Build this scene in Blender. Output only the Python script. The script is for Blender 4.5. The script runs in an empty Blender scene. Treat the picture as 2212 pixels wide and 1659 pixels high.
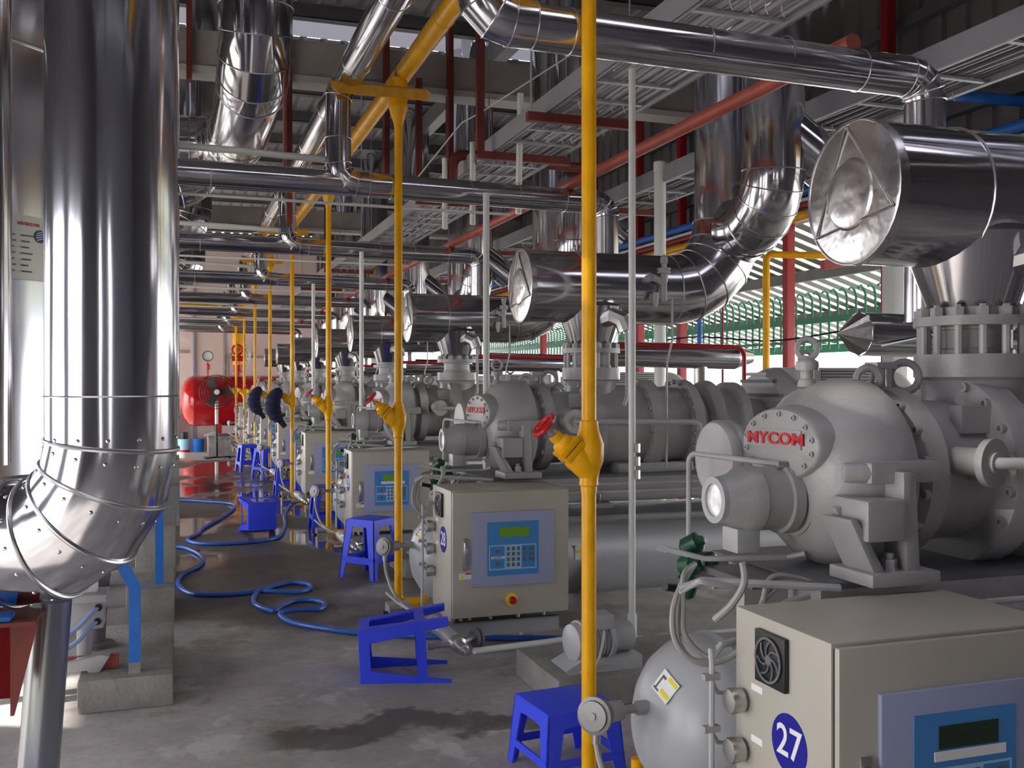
import bpy, bmesh, math, random
from mathutils import Vector, Matrix
random.seed(7)
PI = math.pi
D = bpy.data
SC = bpy.context.scene
COL = SC.collection

# ------------------------------------------------------------------ camera, sky, sun, exposure
PITCH = 3.2174                       # spacing of the machines along the hall (m)
cam = D.cameras.new('camera')
cam_ob = D.objects.new('camera', cam)
COL.objects.link(cam_ob)
cam_ob.location = (0, 0, 1.5)
cam_ob.rotation_euler = (PI / 2, 0, -math.atan(722 / 2150))
cam.sensor_fit = 'HORIZONTAL'
cam.sensor_width = 36.0
cam.lens = 36.0 * 2150 / 2212
cam.shift_y = -(829.5 - 825) / 2212
cam.clip_start = 0.05
cam.clip_end = 300
SC.camera = cam_ob

w = D.worlds.new('sky')
SC.world = w
w.use_nodes = True
bg = w.node_tree.nodes['Background']
bg.inputs[0].default_value = (0.94, 0.94, 1.0, 1)
bg.inputs[1].default_value = 3.6

sun = D.lights.new('sun', 'SUN')
sun.energy = 7.0
sun.angle = 0.02
sun.color = (1.0, 0.95, 0.86)
sun_ob = D.objects.new('sun', sun)
COL.objects.link(sun_ob)
sun_ob.rotation_euler = Vector((0.90, 0.20, -0.62)).to_track_quat('-Z', 'Y').to_euler()

SC.view_settings.view_transform = 'Standard'
SC.view_settings.look = 'None'
SC.view_settings.gamma = 1.0
SC.view_settings.exposure = 1.05
SC.view_settings.use_curve_mapping = False

# ------------------------------------------------------------------ materials
MATS = {}


def mat(name, col, rough=0.5, metal=0.0, var=0.0, scale=6.0, bump=0.0, bscale=20.0, stretch=None,
        coat=0.0, emit=None, rvar=0.0, col2=None, spec=None, lo=0.35, hi=0.65):
    if name in MATS:
        return MATS[name]
    m = D.materials.new(name)
    m.use_nodes = True
    nt = m.node_tree
    b = nt.nodes['Principled BSDF']
    b.inputs['Base Color'].default_value = (*col, 1)
    b.inputs['Roughness'].default_value = rough
    b.inputs['Metallic'].default_value = metal
    if spec is not None:
        b.inputs['Specular IOR Level'].default_value = spec
    if coat:
        b.inputs['Coat Weight'].default_value = coat
        b.inputs['Coat Roughness'].default_value = 0.12
    if emit:
        b.inputs['Emission Color'].default_value = (*emit[0], 1)
        b.inputs['Emission Strength'].default_value = emit[1]
    L = nt.links.new
    if var or bump or rvar or col2:
        tc = nt.nodes.new('ShaderNodeTexCoord')
        mp = nt.nodes.new('ShaderNodeMapping')
        if stretch:
            mp.inputs['Scale'].default_value = stretch
        geo = nt.nodes.new('ShaderNodeNewGeometry')
        L(tc.outputs['Object'], mp.inputs[0])
        nz = nt.nodes.new('ShaderNodeTexNoise')
        nz.inputs['Scale'].default_value = scale
        nz.inputs['Detail'].default_value = 5
        L(mp.outputs[0], nz.inputs['Vector'])
        if var or col2:
            r = nt.nodes.new('ShaderNodeValToRGB')
            r.color_ramp.elements[0].position = lo
            r.color_ramp.elements[1].position = hi
            c2 = col2 or tuple(min(1, c * (1 + var)) for c in col)
            c1 = col if col2 else tuple(c * (1 - var) for c in col)
            r.color_ramp.elements[0].color = (*c1, 1)
            r.color_ramp.elements[1].color = (*c2, 1)
            L(nz.outputs[0], r.inputs[0])
            L(r.outputs[0], b.inputs['Base Color'])
        if rvar:
            mr = nt.nodes.new('ShaderNodeMapRange')
            mr.inputs['To Min'].default_value = max(0.02, rough - rvar)
            mr.inputs['To Max'].default_value = rough + rvar
            mr.inputs['From Min'].default_value = 0.3
            mr.inputs['From Max'].default_value = 0.7
            L(nz.outputs[0], mr.inputs[0])
            L(mr.outputs[0], b.inputs['Roughness'])
        if bump:
            n2 = nt.nodes.new('ShaderNodeTexNoise')
            n2.inputs['Scale'].default_value = bscale
            n2.inputs['Detail'].default_value = 3
            L(mp.outputs[0], n2.inputs['Vector'])
            bp = nt.nodes.new('ShaderNodeBump')
            bp.inputs['Strength'].default_value = bump
            bp.inputs['Distance'].default_value = 0.02
            L(n2.outputs[0], bp.inputs['Height'])
            L(bp.outputs[0], b.inputs['Normal'])
    MATS[name] = m
    return m


CLAD = mat('polished_cladding', (0.56, 0.55, 0.575), 0.13, 1.0, rvar=0.05, scale=3, bump=0.10, bscale=2.2)
CLADV = mat('rippled_cladding', (0.58, 0.585, 0.63), 0.15, 1.0, rvar=0.06, scale=3, bump=0.30, bscale=3.2, stretch=(1, 1, 0.14))
CAPM = mat('dented_cap_sheet', (0.60, 0.57, 0.565), 0.26, 1.0, rvar=0.08, scale=5, bump=0.45, bscale=7)
SEAM = mat('seam_steel', (0.62, 0.61, 0.62), 0.3, 1.0)
GREY = mat('grey_machine_paint', (0.35, 0.34, 0.335), 0.34, 0.0, var=0.10, scale=4, bump=0.10, bscale=70)
GREYL = mat('light_grey_paint', (0.42, 0.42, 0.42), 0.35, 0.0, var=0.05, scale=5)
GREYT = mat('tank_grey_paint', (0.38, 0.39, 0.40), 0.33, 0.0, var=0.05, scale=3)
GREYD = mat('dark_grey_paint', (0.13, 0.13, 0.14), 0.45, 0.0, var=0.1, scale=5)
BEIGE = mat('cabinet_beige', (0.44, 0.41, 0.345), 0.38, 0.0, var=0.04, scale=3)
LAV = mat('panel_lavender', (0.33, 0.36, 0.53), 0.4)
PBLUE = mat('panel_blue', (0.055, 0.24, 0.56), 0.4)
PBLUEL = mat('panel_pale_blue', (0.32, 0.58, 0.78), 0.4)
LCD = mat('display_green', (0.10, 0.22, 0.02), 0.25, emit=((0.12, 0.30, 0.01), 0.06))
LCDOFF = mat('display_dark', (0.012, 0.03, 0.012), 0.3)
BLACK = mat('black_plastic', (0.012, 0.012, 0.014), 0.4)
WHITE = mat('white_label', (0.78, 0.78, 0.76), 0.5)
YEL = mat('yellow_pipe_paint', (0.86, 0.42, 0.001), 0.34, 0.0, var=0.10, scale=7, bump=0.05, bscale=40, coat=0.06, spec=0.3)
YELD = mat('yellow_bracket_paint', (0.66, 0.33, 0.01), 0.45, 0.0, var=0.15, scale=12)
LYEL = mat('label_yellow', (0.80, 0.62, 0.02), 0.5)
RED = mat('signal_red', (0.52, 0.008, 0.012), 0.32, coat=0.2)
REDT = mat('tank_red', (0.48, 0.006, 0.012), 0.22, coat=0.5)
POSTR = mat('post_red', (0.36, 0.012, 0.014), 0.4)
PRIM = mat('red_oxide_primer', (0.17, 0.030, 0.022), 0.55, var=0.15, scale=6)
PRIML = mat('light_red_oxide', (0.36, 0.075, 0.05), 0.5, var=0.1, scale=6)
PLB = mat('blue_plastic', (0.04, 0.075, 0.80), 0.42, 0.0, spec=0.3)
BLUEP = mat('blue_steel_paint', (0.02, 0.16, 0.56), 0.4, var=0.1, scale=8)
HOSE = mat('blue_hose', (0.03, 0.13, 0.52), 0.3)
PVC = mat('white_pvc', (0.72, 0.73, 0.70), 0.38)
CONC = mat('concrete_block', (0.24, 0.225, 0.21), 0.8, 0.0, var=0.22, scale=5, bump=0.3, bscale=40)
CBEAM = mat('beam_concrete', (0.36, 0.32, 0.30), 0.85, 0.0, var=0.12, scale=2)
GALV = mat('galvanised_steel', (0.46, 0.47, 0.48), 0.42, 0.7, var=0.08, scale=10)
GALVW = mat('tray_steel', (0.33, 0.33, 0.355), 0.5, 0.25, var=0.06, scale=3)
CHROME = mat('chrome', (0.72, 0.72, 0.72), 0.12, 1.0)
STEEL = mat('bare_steel', (0.50, 0.48, 0.46), 0.35, 0.9)
GREEN = mat('green_valve_paint', (0.006, 0.075, 0.035), 0.35)
FGREEN = mat('green_grille_paint', (0.035, 0.24, 0.14), 0.45)
CABLE = mat('grey_cable', (0.34, 0.33, 0.31), 0.5)
CABD = mat('cable_bundle', (0.38, 0.36, 0.36), 0.6, var=0.3, scale=60, stretch=(40, 0.6, 1))
NAVY = mat('navy_cloth', (0.012, 0.016, 0.05), 0.9)
SHEETD = mat('roof_sheet', (0.27, 0.265, 0.28), 0.6, 0.2, var=0.12, scale=2)
SHEETW = mat('wall_sheet', (0.17, 0.16, 0.165), 0.6, 0.1, var=0.08, scale=1.5)
SHEETC = mat('canopy_sheet', (0.30, 0.32, 0.29), 0.6, 0.1)
PINK = mat('pink_plaster', (0.70, 0.57, 0.53), 0.85, var=0.04, scale=2)
GLASS = mat('gauge_glass', (0.75, 0.72, 0.72), 0.08, 0.0, var=0.25, scale=30, coat=1.0)
NAVYB = mat('sticker_navy', (0.018, 0.018, 0.26), 0.5, spec=0.1)
PAPER = mat('paper', (0.70, 0.68, 0.66), 0.7)
ROPE = mat('white_cord', (0.62, 0.60, 0.55), 0.7)
DRYG = mat('outside_ground', (0.50, 0.48, 0.44), 0.9, var=0.1, scale=1)
INK = mat('text_grey', (0.12, 0.12, 0.13), 0.6)
PLATE = mat('nameplate_sheet', (0.50, 0.49, 0.45), 0.35, 0.3)


def light_strip_mat(name, tint):
    m = D.materials.new(name)
    m.use_nodes = True
    nt = m.node_tree
    nt.nodes.remove(nt.nodes['Principled BSDF'])
    t = nt.nodes.new('ShaderNodeBsdfTranslucent')
    t.inputs[0].default_value = (*tint, 1)
    d = nt.nodes.new('ShaderNodeBsdfDiffuse')
    d.inputs[0].default_value = (0.7, 0.7, 0.6, 1)
    mx = nt.nodes.new('ShaderNodeMixShader')
    mx.inputs[0].default_value = 0.25
    nt.links.new(t.outputs[0], mx.inputs[1])
    nt.links.new(d.outputs[0], mx.inputs[2])
    nt.links.new(mx.outputs[0], nt.nodes['Material Output'].inputs[0])
    return m


STRIP = light_strip_mat('translucent_strip', (0.80, 0.80, 0.66))
ROOFL = light_strip_mat('dim_roof_light', (0.22, 0.22, 0.24))
ROOFC = light_strip_mat('bright_roof_light', (0.62, 0.62, 0.66))  # unseen near strip: same sheet made brighter to light floor and pipes


def floor_mat():
    m = D.materials.new('stained_concrete_floor')
    m.use_nodes = True
    nt = m.node_tree
    N, L = nt.nodes.new, nt.links.new
    b = nt.nodes['Principled BSDF']
    tc = N('ShaderNodeTexCoord')
    sep = N('ShaderNodeSeparateXYZ')
    L(tc.outputs['Object'], sep.inputs[0])

    def noise(scale, detail=5, rough=0.6, st=None):
        n = N('ShaderNodeTexNoise')
        n.inputs['Scale'].default_value = scale
        n.inputs['Detail'].default_value = detail
        n.inputs['Roughness'].default_value = rough
        if st:
            mp = N('ShaderNodeMapping')
            mp.inputs['Scale'].default_value = st
            L(tc.outputs['Object'], mp.inputs[0])
            L(mp.outputs[0], n.inputs['Vector'])
        else:
            L(tc.outputs['Object'], n.inputs['Vector'])
        return n.outputs[0]

    def mrange(v, a, c, lo, hi):
        n = N('ShaderNodeMapRange')
        n.interpolation_type = 'SMOOTHSTEP'
        for k, x in zip(('From Min', 'From Max', 'To Min', 'To Max'), (a, c, lo, hi)):
            n.inputs[k].default_value = x
        L(v, n.inputs[0])
        return n.outputs[0]

    def mth(op, a, c):
        n = N('ShaderNodeMath')
        n.operation = op
        for i, x in enumerate((a, c)):
            if isinstance(x, (int, float)):
                n.inputs[i].default_value = x
            else:
                L(x, n.inputs[i])
        return n.outputs[0]

    def mix(f, a, c):
        n = N('ShaderNodeMix')
        n.data_type = 'RGBA'
        L(f, n.inputs[0])
        for i, x in ((6, a), (7, c)):
            if isinstance(x, tuple):
                n.inputs[i].default_value = (*x, 1)
            else:
                L(x, n.inputs[i])
        return n.outputs[2]

    base = mix(mrange(noise(1.6, 6, 0.65), 0.35, 0.65, 0, 1), (0.33, 0.305, 0.295), (0.50, 0.47, 0.45))
    fine = mrange(noise(22, 6, 0.7), 0.3, 0.7, 0, 1)
    base = mix(mth('MULTIPLY', fine, 0.35), base, (0.24, 0.22, 0.20))
    # pale cement splashes
    sp = mrange(noise(2.6, 5, 0.62, (1, 0.7, 1)), 0.56, 0.63, 0, 0.6)
    base = mix(sp, base, (0.60, 0.58, 0.56))
    st = mrange(noise(1.3, 5, 0.65, (1.2, 1, 1)), 0.55, 0.66, 0, 0.55)
    base = mix(st, base, (0.17, 0.145, 0.125))
    # the washed-down stretch of the aisle, wet and dark: starts about 6 m in, patchy edge
    edge = mth('ADD', sep.outputs[1], mth('MULTIPLY', mth('SUBTRACT', noise(0.9, 4), 0.5), 5.0))
    wet = mrange(edge, 5.4, 7.2, 0, 1)
    # a damp trail crossing the aisle near the camera
    wob = mth('ADD', sep.outputs[1], mth('MULTIPLY', mth('SUBTRACT', noise(1.7, 4), 0.5), 1.0))
    trail = mth('MULTIPLY', mrange(wob, 4.05, 4.13, 0, 1), mrange(wob, 4.30, 4.36, 1, 0))
    trail = mth('MULTIPLY', trail, mrange(sep.outputs[0], 0.25, 0.45, 0, 1))
    damp = mth('MAXIMUM', wet, mth('MULTIPLY', trail, 0.9))
    col = mix(mth('MULTIPLY', damp, 0.80), base, (0.050, 0.038, 0.033))
    L(col, b.inputs['Base Color'])
    pud = mrange(noise(0.8, 3, 0.5, (1, 0.55, 1)), 0.44, 0.54, 0.50, 0.04)
    far = mrange(sep.outputs[1], 7.2, 9.0, 0, 1)
    pud = mth('ADD', mth('MULTIPLY', pud, far), mth('MULTIPLY', mth('SUBTRACT', 1.0, far), 0.55))
    ro = N('ShaderNodeMix')
    L(wet, ro.inputs[0])
    ro.inputs[2].default_value = 0.72
    L(pud, ro.inputs[3])
    L(ro.outputs[0], b.inputs['Roughness'])
    bp = N('ShaderNodeBump')
    bp.inputs['Strength'].default_value = 0.12
    bp.inputs['Distance'].default_value = 0.01
    L(mth('MULTIPLY', noise(14, 5), mth('SUBTRACT', 1.0, wet)), bp.inputs['Height'])
    L(bp.outputs[0], b.inputs['Normal'])
    return m


FLOORM = floor_mat()

# ------------------------------------------------------------------ mesh helpers
ORG = {}
XF = Matrix.Identity(4)        # placing transform for the parts being built


def V(*a):
    return Vector(a[0] if len(a) == 1 else a)


def frame(d):
    d = V(d).normalized()
    a = V(0, 0, 1) if abs(d.z) < 0.9 else V(1, 0, 0)
    x = a.cross(d).normalized()
    return x, d.cross(x).normalized(), d


class MB:
    def __init__(s):
        s.v, s.f = [], []

    def add(s, vs, fs):
        o = len(s.v)
        s.v += [tuple(p) for p in vs]
        s.f += [tuple(i + o for i in f) for f in fs]
        return s

    def box(s, x0, x1, y0, y1, z0, z1, M=None):
        vs = [V(x, y, z) for z in (z0, z1) for y in (y0, y1) for x in (x0, x1)]
        if M is not None:
            vs = [M @ p for p in vs]
        return s.add(vs, [(0, 2, 3, 1), (4, 5, 7, 6), (0, 1, 5, 4), (2, 6, 7, 3), (0, 4, 6, 2), (1, 3, 7, 5)])

    def bar(s, p0, p1, w, h, up=(0, 0, 1)):
        p0, p1 = V(p0), V(p1)
        d = (p1 - p0).normalized()
        u = V(up)
        sx = d.cross(u)
        if sx.length < 1e-4:
            sx = d.cross(V(0, 1, 0))
        sx.normalize()
        u = sx.cross(d).normalized()
        vs = []
        for p in (p0, p1):
            for a, c in ((-1, -1), (1, -1), (1, 1), (-1, 1)):
                vs.append(p + sx * a * w / 2 + u * c * h / 2)
        return s.add(vs, [(0, 1, 2, 3), (7, 6, 5, 4), (0, 4, 5, 1), (1, 5, 6, 2), (2, 6, 7, 3), (3, 7, 4, 0)])

    def lathe(s, o, ax, prof, n=24, sy=1.0, a0=0.0):
        """profile [(t along axis, radius)]; radius 0 closes the end"""
        x, y, d = frame(ax)
        o = V(o)
        rings = []
        vs, fs = [], []
        for t, r in prof:
            if r <= 1e-6:
                rings.append([len(vs)])
                vs.append(o + d * t)
            else:
                k = len(vs)
                rings.append(list(range(k, k + n)))
                for i in range(n):
                    a = a0 + 2 * PI * i / n
                    vs.append(o + d * t + x * (r * math.cos(a) * sy) + y * (r * math.sin(a)))
        for A, B in zip(rings, rings[1:]):
            for i in range(n):
                j = (i + 1) % n
                if len(A) == 1 and len(B) == 1:
                    continue
                if len(A) == 1:
                    fs.append((A[0], B[j], B[i]))
                elif len(B) == 1:
                    fs.append((A[i], A[j], B[0]))
                else:
                    fs.append((A[i], A[j], B[j], B[i]))
        if len(rings[0]) > 1:
            fs.append(tuple(reversed(rings[0])))
        if len(rings[-1]) > 1:
            fs.append(tuple(rings[-1]))
        return s.add(vs, fs)

    def cyl(s, p0, p1, r0, r1=None, n=16):
        p0, p1 = V(p0), V(p1)
        d = p1 - p0
        return s.lathe(p0, d, [(0, r0), (d.length, r0 if r1 is None else r1)], n)

    def ann(s, o, ax, r0, r1, h, n=24):
        x, y, d = frame(ax)
        o = V(o)
        vs, fs = [], []
        for t, r in ((0, r0), (0, r1), (h, r1), (h, r0)):
            for i in range(n):
                a = 2 * PI * i / n
                vs.append(o + d * t + x * r * math.cos(a) + y * r * math.sin(a))
        for k in range(4):
            for i in range(n):
                j = (i + 1) % n
                l = (k + 1) % 4
                fs.append((k * n + i, l * n + i, l * n + j, k * n + j))
        return s.add(vs, fs)

    def tube(s, pts, r, n=10, caps=True, closed=False):
        """mitred tube; returns the list of ring points"""
        P = [V(p) for p in pts]
        rr = r if isinstance(r, (list, tuple)) else [r] * len(P)
        m = len(P)
        seg = [(P[(i + 1) % m] - P[i]).normalized() for i in range(m if closed else m - 1)]
        x, y, d0 = frame(seg[0])
        off = [(x * math.cos(2 * PI * i / n) + y * math.sin(2 * PI * i / n)) for i in range(n)]
        rings = []
        for k in range(m):
            if k == 0 and not closed:
                t, din, dout = seg[0], seg[0], seg[0]
            elif k == m - 1 and not closed:
                t, din, dout = seg[-1], seg[-1], seg[-1]
            else:
                din, dout = seg[k - 1], seg[k % len(seg)]
                if k == 0:
                    din = dout
                t = (din + dout)
                t = t.normalized() if t.length > 1e-6 else din
            ring = []
            for i in range(n):
                o = off[i]
                q = o - din * (o.dot(t) / max(0.2, din.dot(t)))
                ring.append(q)
            off = [(q - dout * q.dot(dout)).normalized() for q in ring]
            rings.append([P[k] + q * rr[k] for q in ring])
        vs = [p for R in rings for p in R]
        fs = []
        for k in range(m - 1 + (1 if closed else 0)):
            a, b = k * n, ((k + 1) % m) * n
            for i in range(n):
                j = (i + 1) % n
                fs.append((a + i, a + j, b + j, b + i))
        if caps and not closed:
            fs.append(tuple(range(n - 1, -1, -1)))
            fs.append(tuple((m - 1) * n + i for i in range(n)))
        s.rings = rings
        return s.add(vs, fs)

    def torus(s, c, ax, R, r, n=20, m=8):
        x, y, d = frame(ax)
        c = V(c)
        vs, fs = [], []
        for i in range(n):
            a = 2 * PI * i / n
            u = x * math.cos(a) + y * math.sin(a)
            for k in range(m):
                b = 2 * PI * k / m
                vs.append(c + u * (R + r * math.cos(b)) + d * (r * math.sin(b)))
        for i in range(n):
            for k in range(m):
                fs.append((i * m + k, ((i + 1) % n) * m + k, ((i + 1) % n) * m + (k + 1) % m, i * m + (k + 1) % m))
        return s.add(vs, fs)

    def prism(s, pts, d):
        """flat polygon (3-D points) pushed along d"""
        d = V(d)
        n = len(pts)
        vs = [V(p) for p in pts] + [V(p) + d for p in pts]
        fs = [tuple(range(n - 1, -1, -1)), tuple(range(n, 2 * n))]
        for i in range(n):
            j = (i + 1) % n
            fs.append((i, j, n + j, n + i))
        return s.add(vs, fs)

    def build(s, name, m, parent=None, loc=None, bevel=0.0, sharp=38, smooth=True, bseg=2):
        me = D.meshes.new(name)
        if parent is not None:
            o = ORG[parent.name]
        else:
            o = V(loc) if loc is not None else V(0, 0, 0)
        me.from_pydata([tuple(XF @ V(p) - o) for p in s.v], [], s.f)
        bm = bmesh.new()
        bm.from_mesh(me)
        bmesh.ops.recalc_face_normals(bm, faces=bm.faces)
        if bevel:
            es = [e for e in bm.edges if len(e.link_faces) == 2 and e.calc_face_angle(0) > 0.6]
            bmesh.ops.bevel(bm, geom=es, offset=bevel, segments=bseg, affect='EDGES', profile=0.6, clamp_overlap=True)
        bm.to_mesh(me)
        bm.free()
        if smooth:
            for p in me.polygons:
                p.use_smooth = True
            me.set_sharp_from_angle(angle=math.radians(sharp))
        me.materials.append(m)
        ob = D.objects.new(name, me)
        COL.objects.link(ob)
        if parent is not None:
            ob.parent = parent
        else:
            ob.location = o
        ORG[ob.name] = o
        return ob


def arc(p0, corner, p1, R, n=6):
    """points of a bend of radius R where the lines p0-corner and corner-p1 meet"""
    p0, c, p1 = V(p0), V(corner), V(p1)
    a, b = (p0 - c).normalized(), (p1 - c).normalized()
    ang = a.angle(b)
    t = R / math.tan(ang / 2)
    s0 = c + a * t
    cen = c + (a + b).normalized() * (R / math.sin(ang / 2))
    r0 = s0 - cen
    axis = a.cross(b).normalized()
    tot = PI - ang
    out = []
    for i in range(n + 1):
        q = Matrix.Rotation(-tot * i / n, 3, axis) @ r0
        out.append(cen + q)
    if (out[-1] - (c + b * t)).length > 0.01:
        out = [cen + Matrix.Rotation(tot * i / n, 3, axis) @ r0 for i in range(n + 1)]
    return out


def spline(pts, k=6, closed=False):
    P = [V(p) for p in pts]
    out = []
    n = len(P)
    for i in range(n - 1):
        a, b, c, d = P[max(i - 1, 0)], P[i], P[i + 1], P[min(i + 2, n - 1)]
        for j in range(k):
            t = j / k
            out.append(0.5 * ((2 * b) + (c - a) * t + (2 * a - 5 * b + 4 * c - d) * t * t + (3 * b - a - 3 * c + d) * t ** 3))
    out.append(P[-1])
    return out


def tag(o, label, cat, group=None):
    o['label'] = label
    o['category'] = cat
    if group:
        o['group'] = group
    return o


def thing(name, label, cat, loc, group=None):
    o = D.objects.new(name, None)
    o.empty_display_size = 0.1
    COL.objects.link(o)
    o.location = XF @ V(loc)
    ORG[o.name] = XF @ V(loc)
    return tag(o, label, cat, group)


def struct(o):
    o['kind'] = 'structure'
    return o


def copy_tree(o, dv, label=None, skip=(), parent=None, swap=None):
    c = o.copy()
    COL.objects.link(c)
    if parent is not None:
        c.parent = parent
    else:
        c.location = o.location + V(dv)
    ORG[c.name] = ORG.get(o.name, V(0, 0, 0)) + V(dv)
    if label:
        c['label'] = label
    for ch in o.children:
        base = ch.name.split('.')[0]
        if base in skip:
            continue
        copy_tree(ch, dv, None, skip, c, swap)
    return c


def bead(rings_pts, r, name, m, parent, n=5):
    b = MB()
    c = sum((V(p) for p in rings_pts), V(0, 0, 0)) / len(rings_pts)
    b.tube([c + (V(p) - c) * 1.004 for p in rings_pts], r, n, closed=True)
    return b.build(name, m, parent)


def text(s, size, m, parent, M, name='lettering', ext=0.002, bold=0.0, align='CENTER'):
    cu = D.curves.new(name, 'FONT')
    cu.body = s
    cu.size = size
    cu.extrude = ext
    cu.offset = bold
    cu.align_x = align
    cu.align_y = 'CENTER'
    cu.resolution_u = 3
    t = D.objects.new(name, cu)
    COL.objects.link(t)
    dg = bpy.context.evaluated_depsgraph_get()
    me = D.meshes.new_from_object(t.evaluated_get(dg))
    D.objects.remove(t)
    D.curves.remove(cu)
    o = ORG[parent.name]
    me.transform(Matrix.Translation(-o) @ XF @ M)
    me.name = name
    me.materials.clear()
    me.materials.append(m)
    ob = D.objects.new(name, me)
    COL.objects.link(ob)
    ob.parent = parent
    ORG[ob.name] = o
    return ob


def basis(o, x, y):
    """matrix whose local x, y run along the given world directions, origin o"""
    x, y = V(x).normalized(), V(y).normalized()
    z = x.cross(y)
    M = Matrix((x, y, z)).transposed().to_4x4()
    M.translation = V(o)
    return M


ORD = ['nearest', 'second', 'third', 'fourth', 'fifth', 'sixth', 'seventh', 'farthest']
NEAR = ('bolt', 'nut', 'stud', 'screw')

# ------------------------------------------------------------------ the hall
XL, XR, YB, YF, ZC = -4.2, 6.7, -6.0, 29.3, 5.7
b = MB()
b.box(XL - 0.3, XR + 3.4, YB, 20.0, -0.6, 0)
b.box(1.22, XR + 3.4, 20.0, YF, -0.6, 0)
struct(b.build('floor', FLOORM, smooth=False))
struct(MB().box(XL - 0.3, 1.22, 20.0, YF, -0.6, -0.4).build('floor', mat('pale_floor', (0.42, 0.40, 0.37), 0.8, var=0.12, scale=2), smooth=False))
struct(MB().box(-60, 70, -50, 90, -0.75, -0.6).build('ground_outside', DRYG, smooth=False))


def ribbed(p, u, v, nu, du, depth, h):
    """trapezoid-ribbed sheet: starts at p, ribs step along u, run along v; depth along h"""
    b = MB()
    p, u, v, h = V(p), V(u), V(v), V(h)
    pr = []
    for i in range(nu):
        a = i * du
        pr += [(a, 0), (a + du * 0.62, 0), (a + du * 0.70, 1), (a + du * 0.92, 1)]
    pr.append((nu * du, 0))
    vs = [p + u * a + h * (depth * c) for a, c in pr] + [p + u * a + h * (depth * c) + v for a, c in pr]
    n = len(pr)
    b.add(vs, [(i, i + 1, n + i + 1, n + i) for i in range(n - 1)])
    return b


# roof: ribbed steel sheets with cross strips of translucent sheet, on purlins
LIGHTS = [(0.6, 1.9), (11.4, 12.3), (20.6, 21.4)]
y = YB
cuts = []
for a, c in LIGHTS:
    cuts.append((y, a))
    y = c
cuts.append((y, YF))
ceil = struct(ribbed((XL, cuts[0][0], ZC), (1, 0, 0), (0, cuts[0][1] - cuts[0][0], 0), 44, 0.2478, 0.03, (0, 0, 1)).build('ceiling', SHEETD, smooth=False))
ORG[ceil.name] = V(0, 0, 0)
for a, c in cuts[1:]:
    ribbed((XL, a, ZC), (1, 0, 0), (0, c - a, 0), 44, 0.2478, 0.03, (0, 0, 1)).build('roof_sheet', SHEETD, ceil, smooth=False)
for a, c in LIGHTS:
    MB().box(XL, XR, a, c, ZC + 0.005, ZC + 0.012).build('roof_light_sheet', ROOFC if a < 5 else ROOFL, ceil, smooth=False)
pm = None
for i in range(24):
    yy = YB + 0.7 + i * 1.5
    p = MB().box(XL, XR, yy - 0.03, yy + 0.03, ZC - 0.16, ZC - 0.002)
    p.box(XL, XR, yy - 0.03, yy + 0.09, ZC - 0.165, ZC - 0.15)
    p.build('purlin', GREYD, ceil, smooth=False)
for xx in (-1.4, 3.6):
    MB().box(xx - 0.08, xx + 0.08, YB, YF, ZC - 0.42, ZC - 0.17).build('rafter', GREYD, ceil, smooth=False)

wr = struct(ribbed((XR, YB, 3.42), (0, 1, 0), (0, 0, ZC - 3.42), 118, 0.2992, 0.035, (1, 0, 0)).build('wall_right', SHEETW, smooth=False))
ORG[wr.name] = V(0, 0, 0)
MB().box(XR - 0.10, XR, YB, YF, 3.9, 4.0).build('wall_rail', GREYD, wr, smooth=False)
MB().box(XR - 0.10, XR, YB, YF, 4.9, 5.0).build('wall_rail', GREYD, wr, smooth=False)
wl = struct(ribbed((XL, YB, 2.58), (0, 1, 0), (0, 0, ZC - 2.58), 118, 0.2992, 0.035, (-1, 0, 0)).build('wall_left', SHEETW, smooth=False))
ORG[wl.name] = V(0, 0, 0)
for yy, n in ((-2.4, 7), (1.9, 3), (4.7, 4), (7.6, 4), (10.6, 4), (13.8, 4), (17.0, 4), (20.2, 4), (23.4, 6)):
    ribbed((XL, yy, 0), (0, 1, 0), (0, 0, 2.59), n, 0.2992, 0.035, (-1, 0, 0)).build('wall_sheet', SHEETW, wl, smooth=False)  # unseen sheets, gaps spaced to break duct reflections into streaks
# unseen back wall; two narrow doorways placed for the streaks they reflect
b = MB()
for x0, x1 in ((XL, -3.2), (-2.75, -0.5), (-0.1, XR)):
    b.box(x0, x1, YB - 0.2, YB, 0, 3.0)
b.box(XL, XR, YB - 0.2, YB, 3.0, ZC)
struct(b.build('wall_back', mat('grey_wall', (0.36, 0.36, 0.42), 0.8), smooth=False))
# unseen side sheeting added at the camera end to darken the cabinet fronts
struct(ribbed((XR, YB, 0), (0, 1, 0), (0, 0, 3.42), 30, 0.2992, 0.035, (1, 0, 0)).build('wall_right', SHEETW, smooth=False))
struct(ribbed((XL, YB, 0), (0, 1, 0), (0, 0, 3.35), 12, 0.2992, 0.035, (-1, 0, 0)).build('wall_left', SHEETW, smooth=False))
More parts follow.
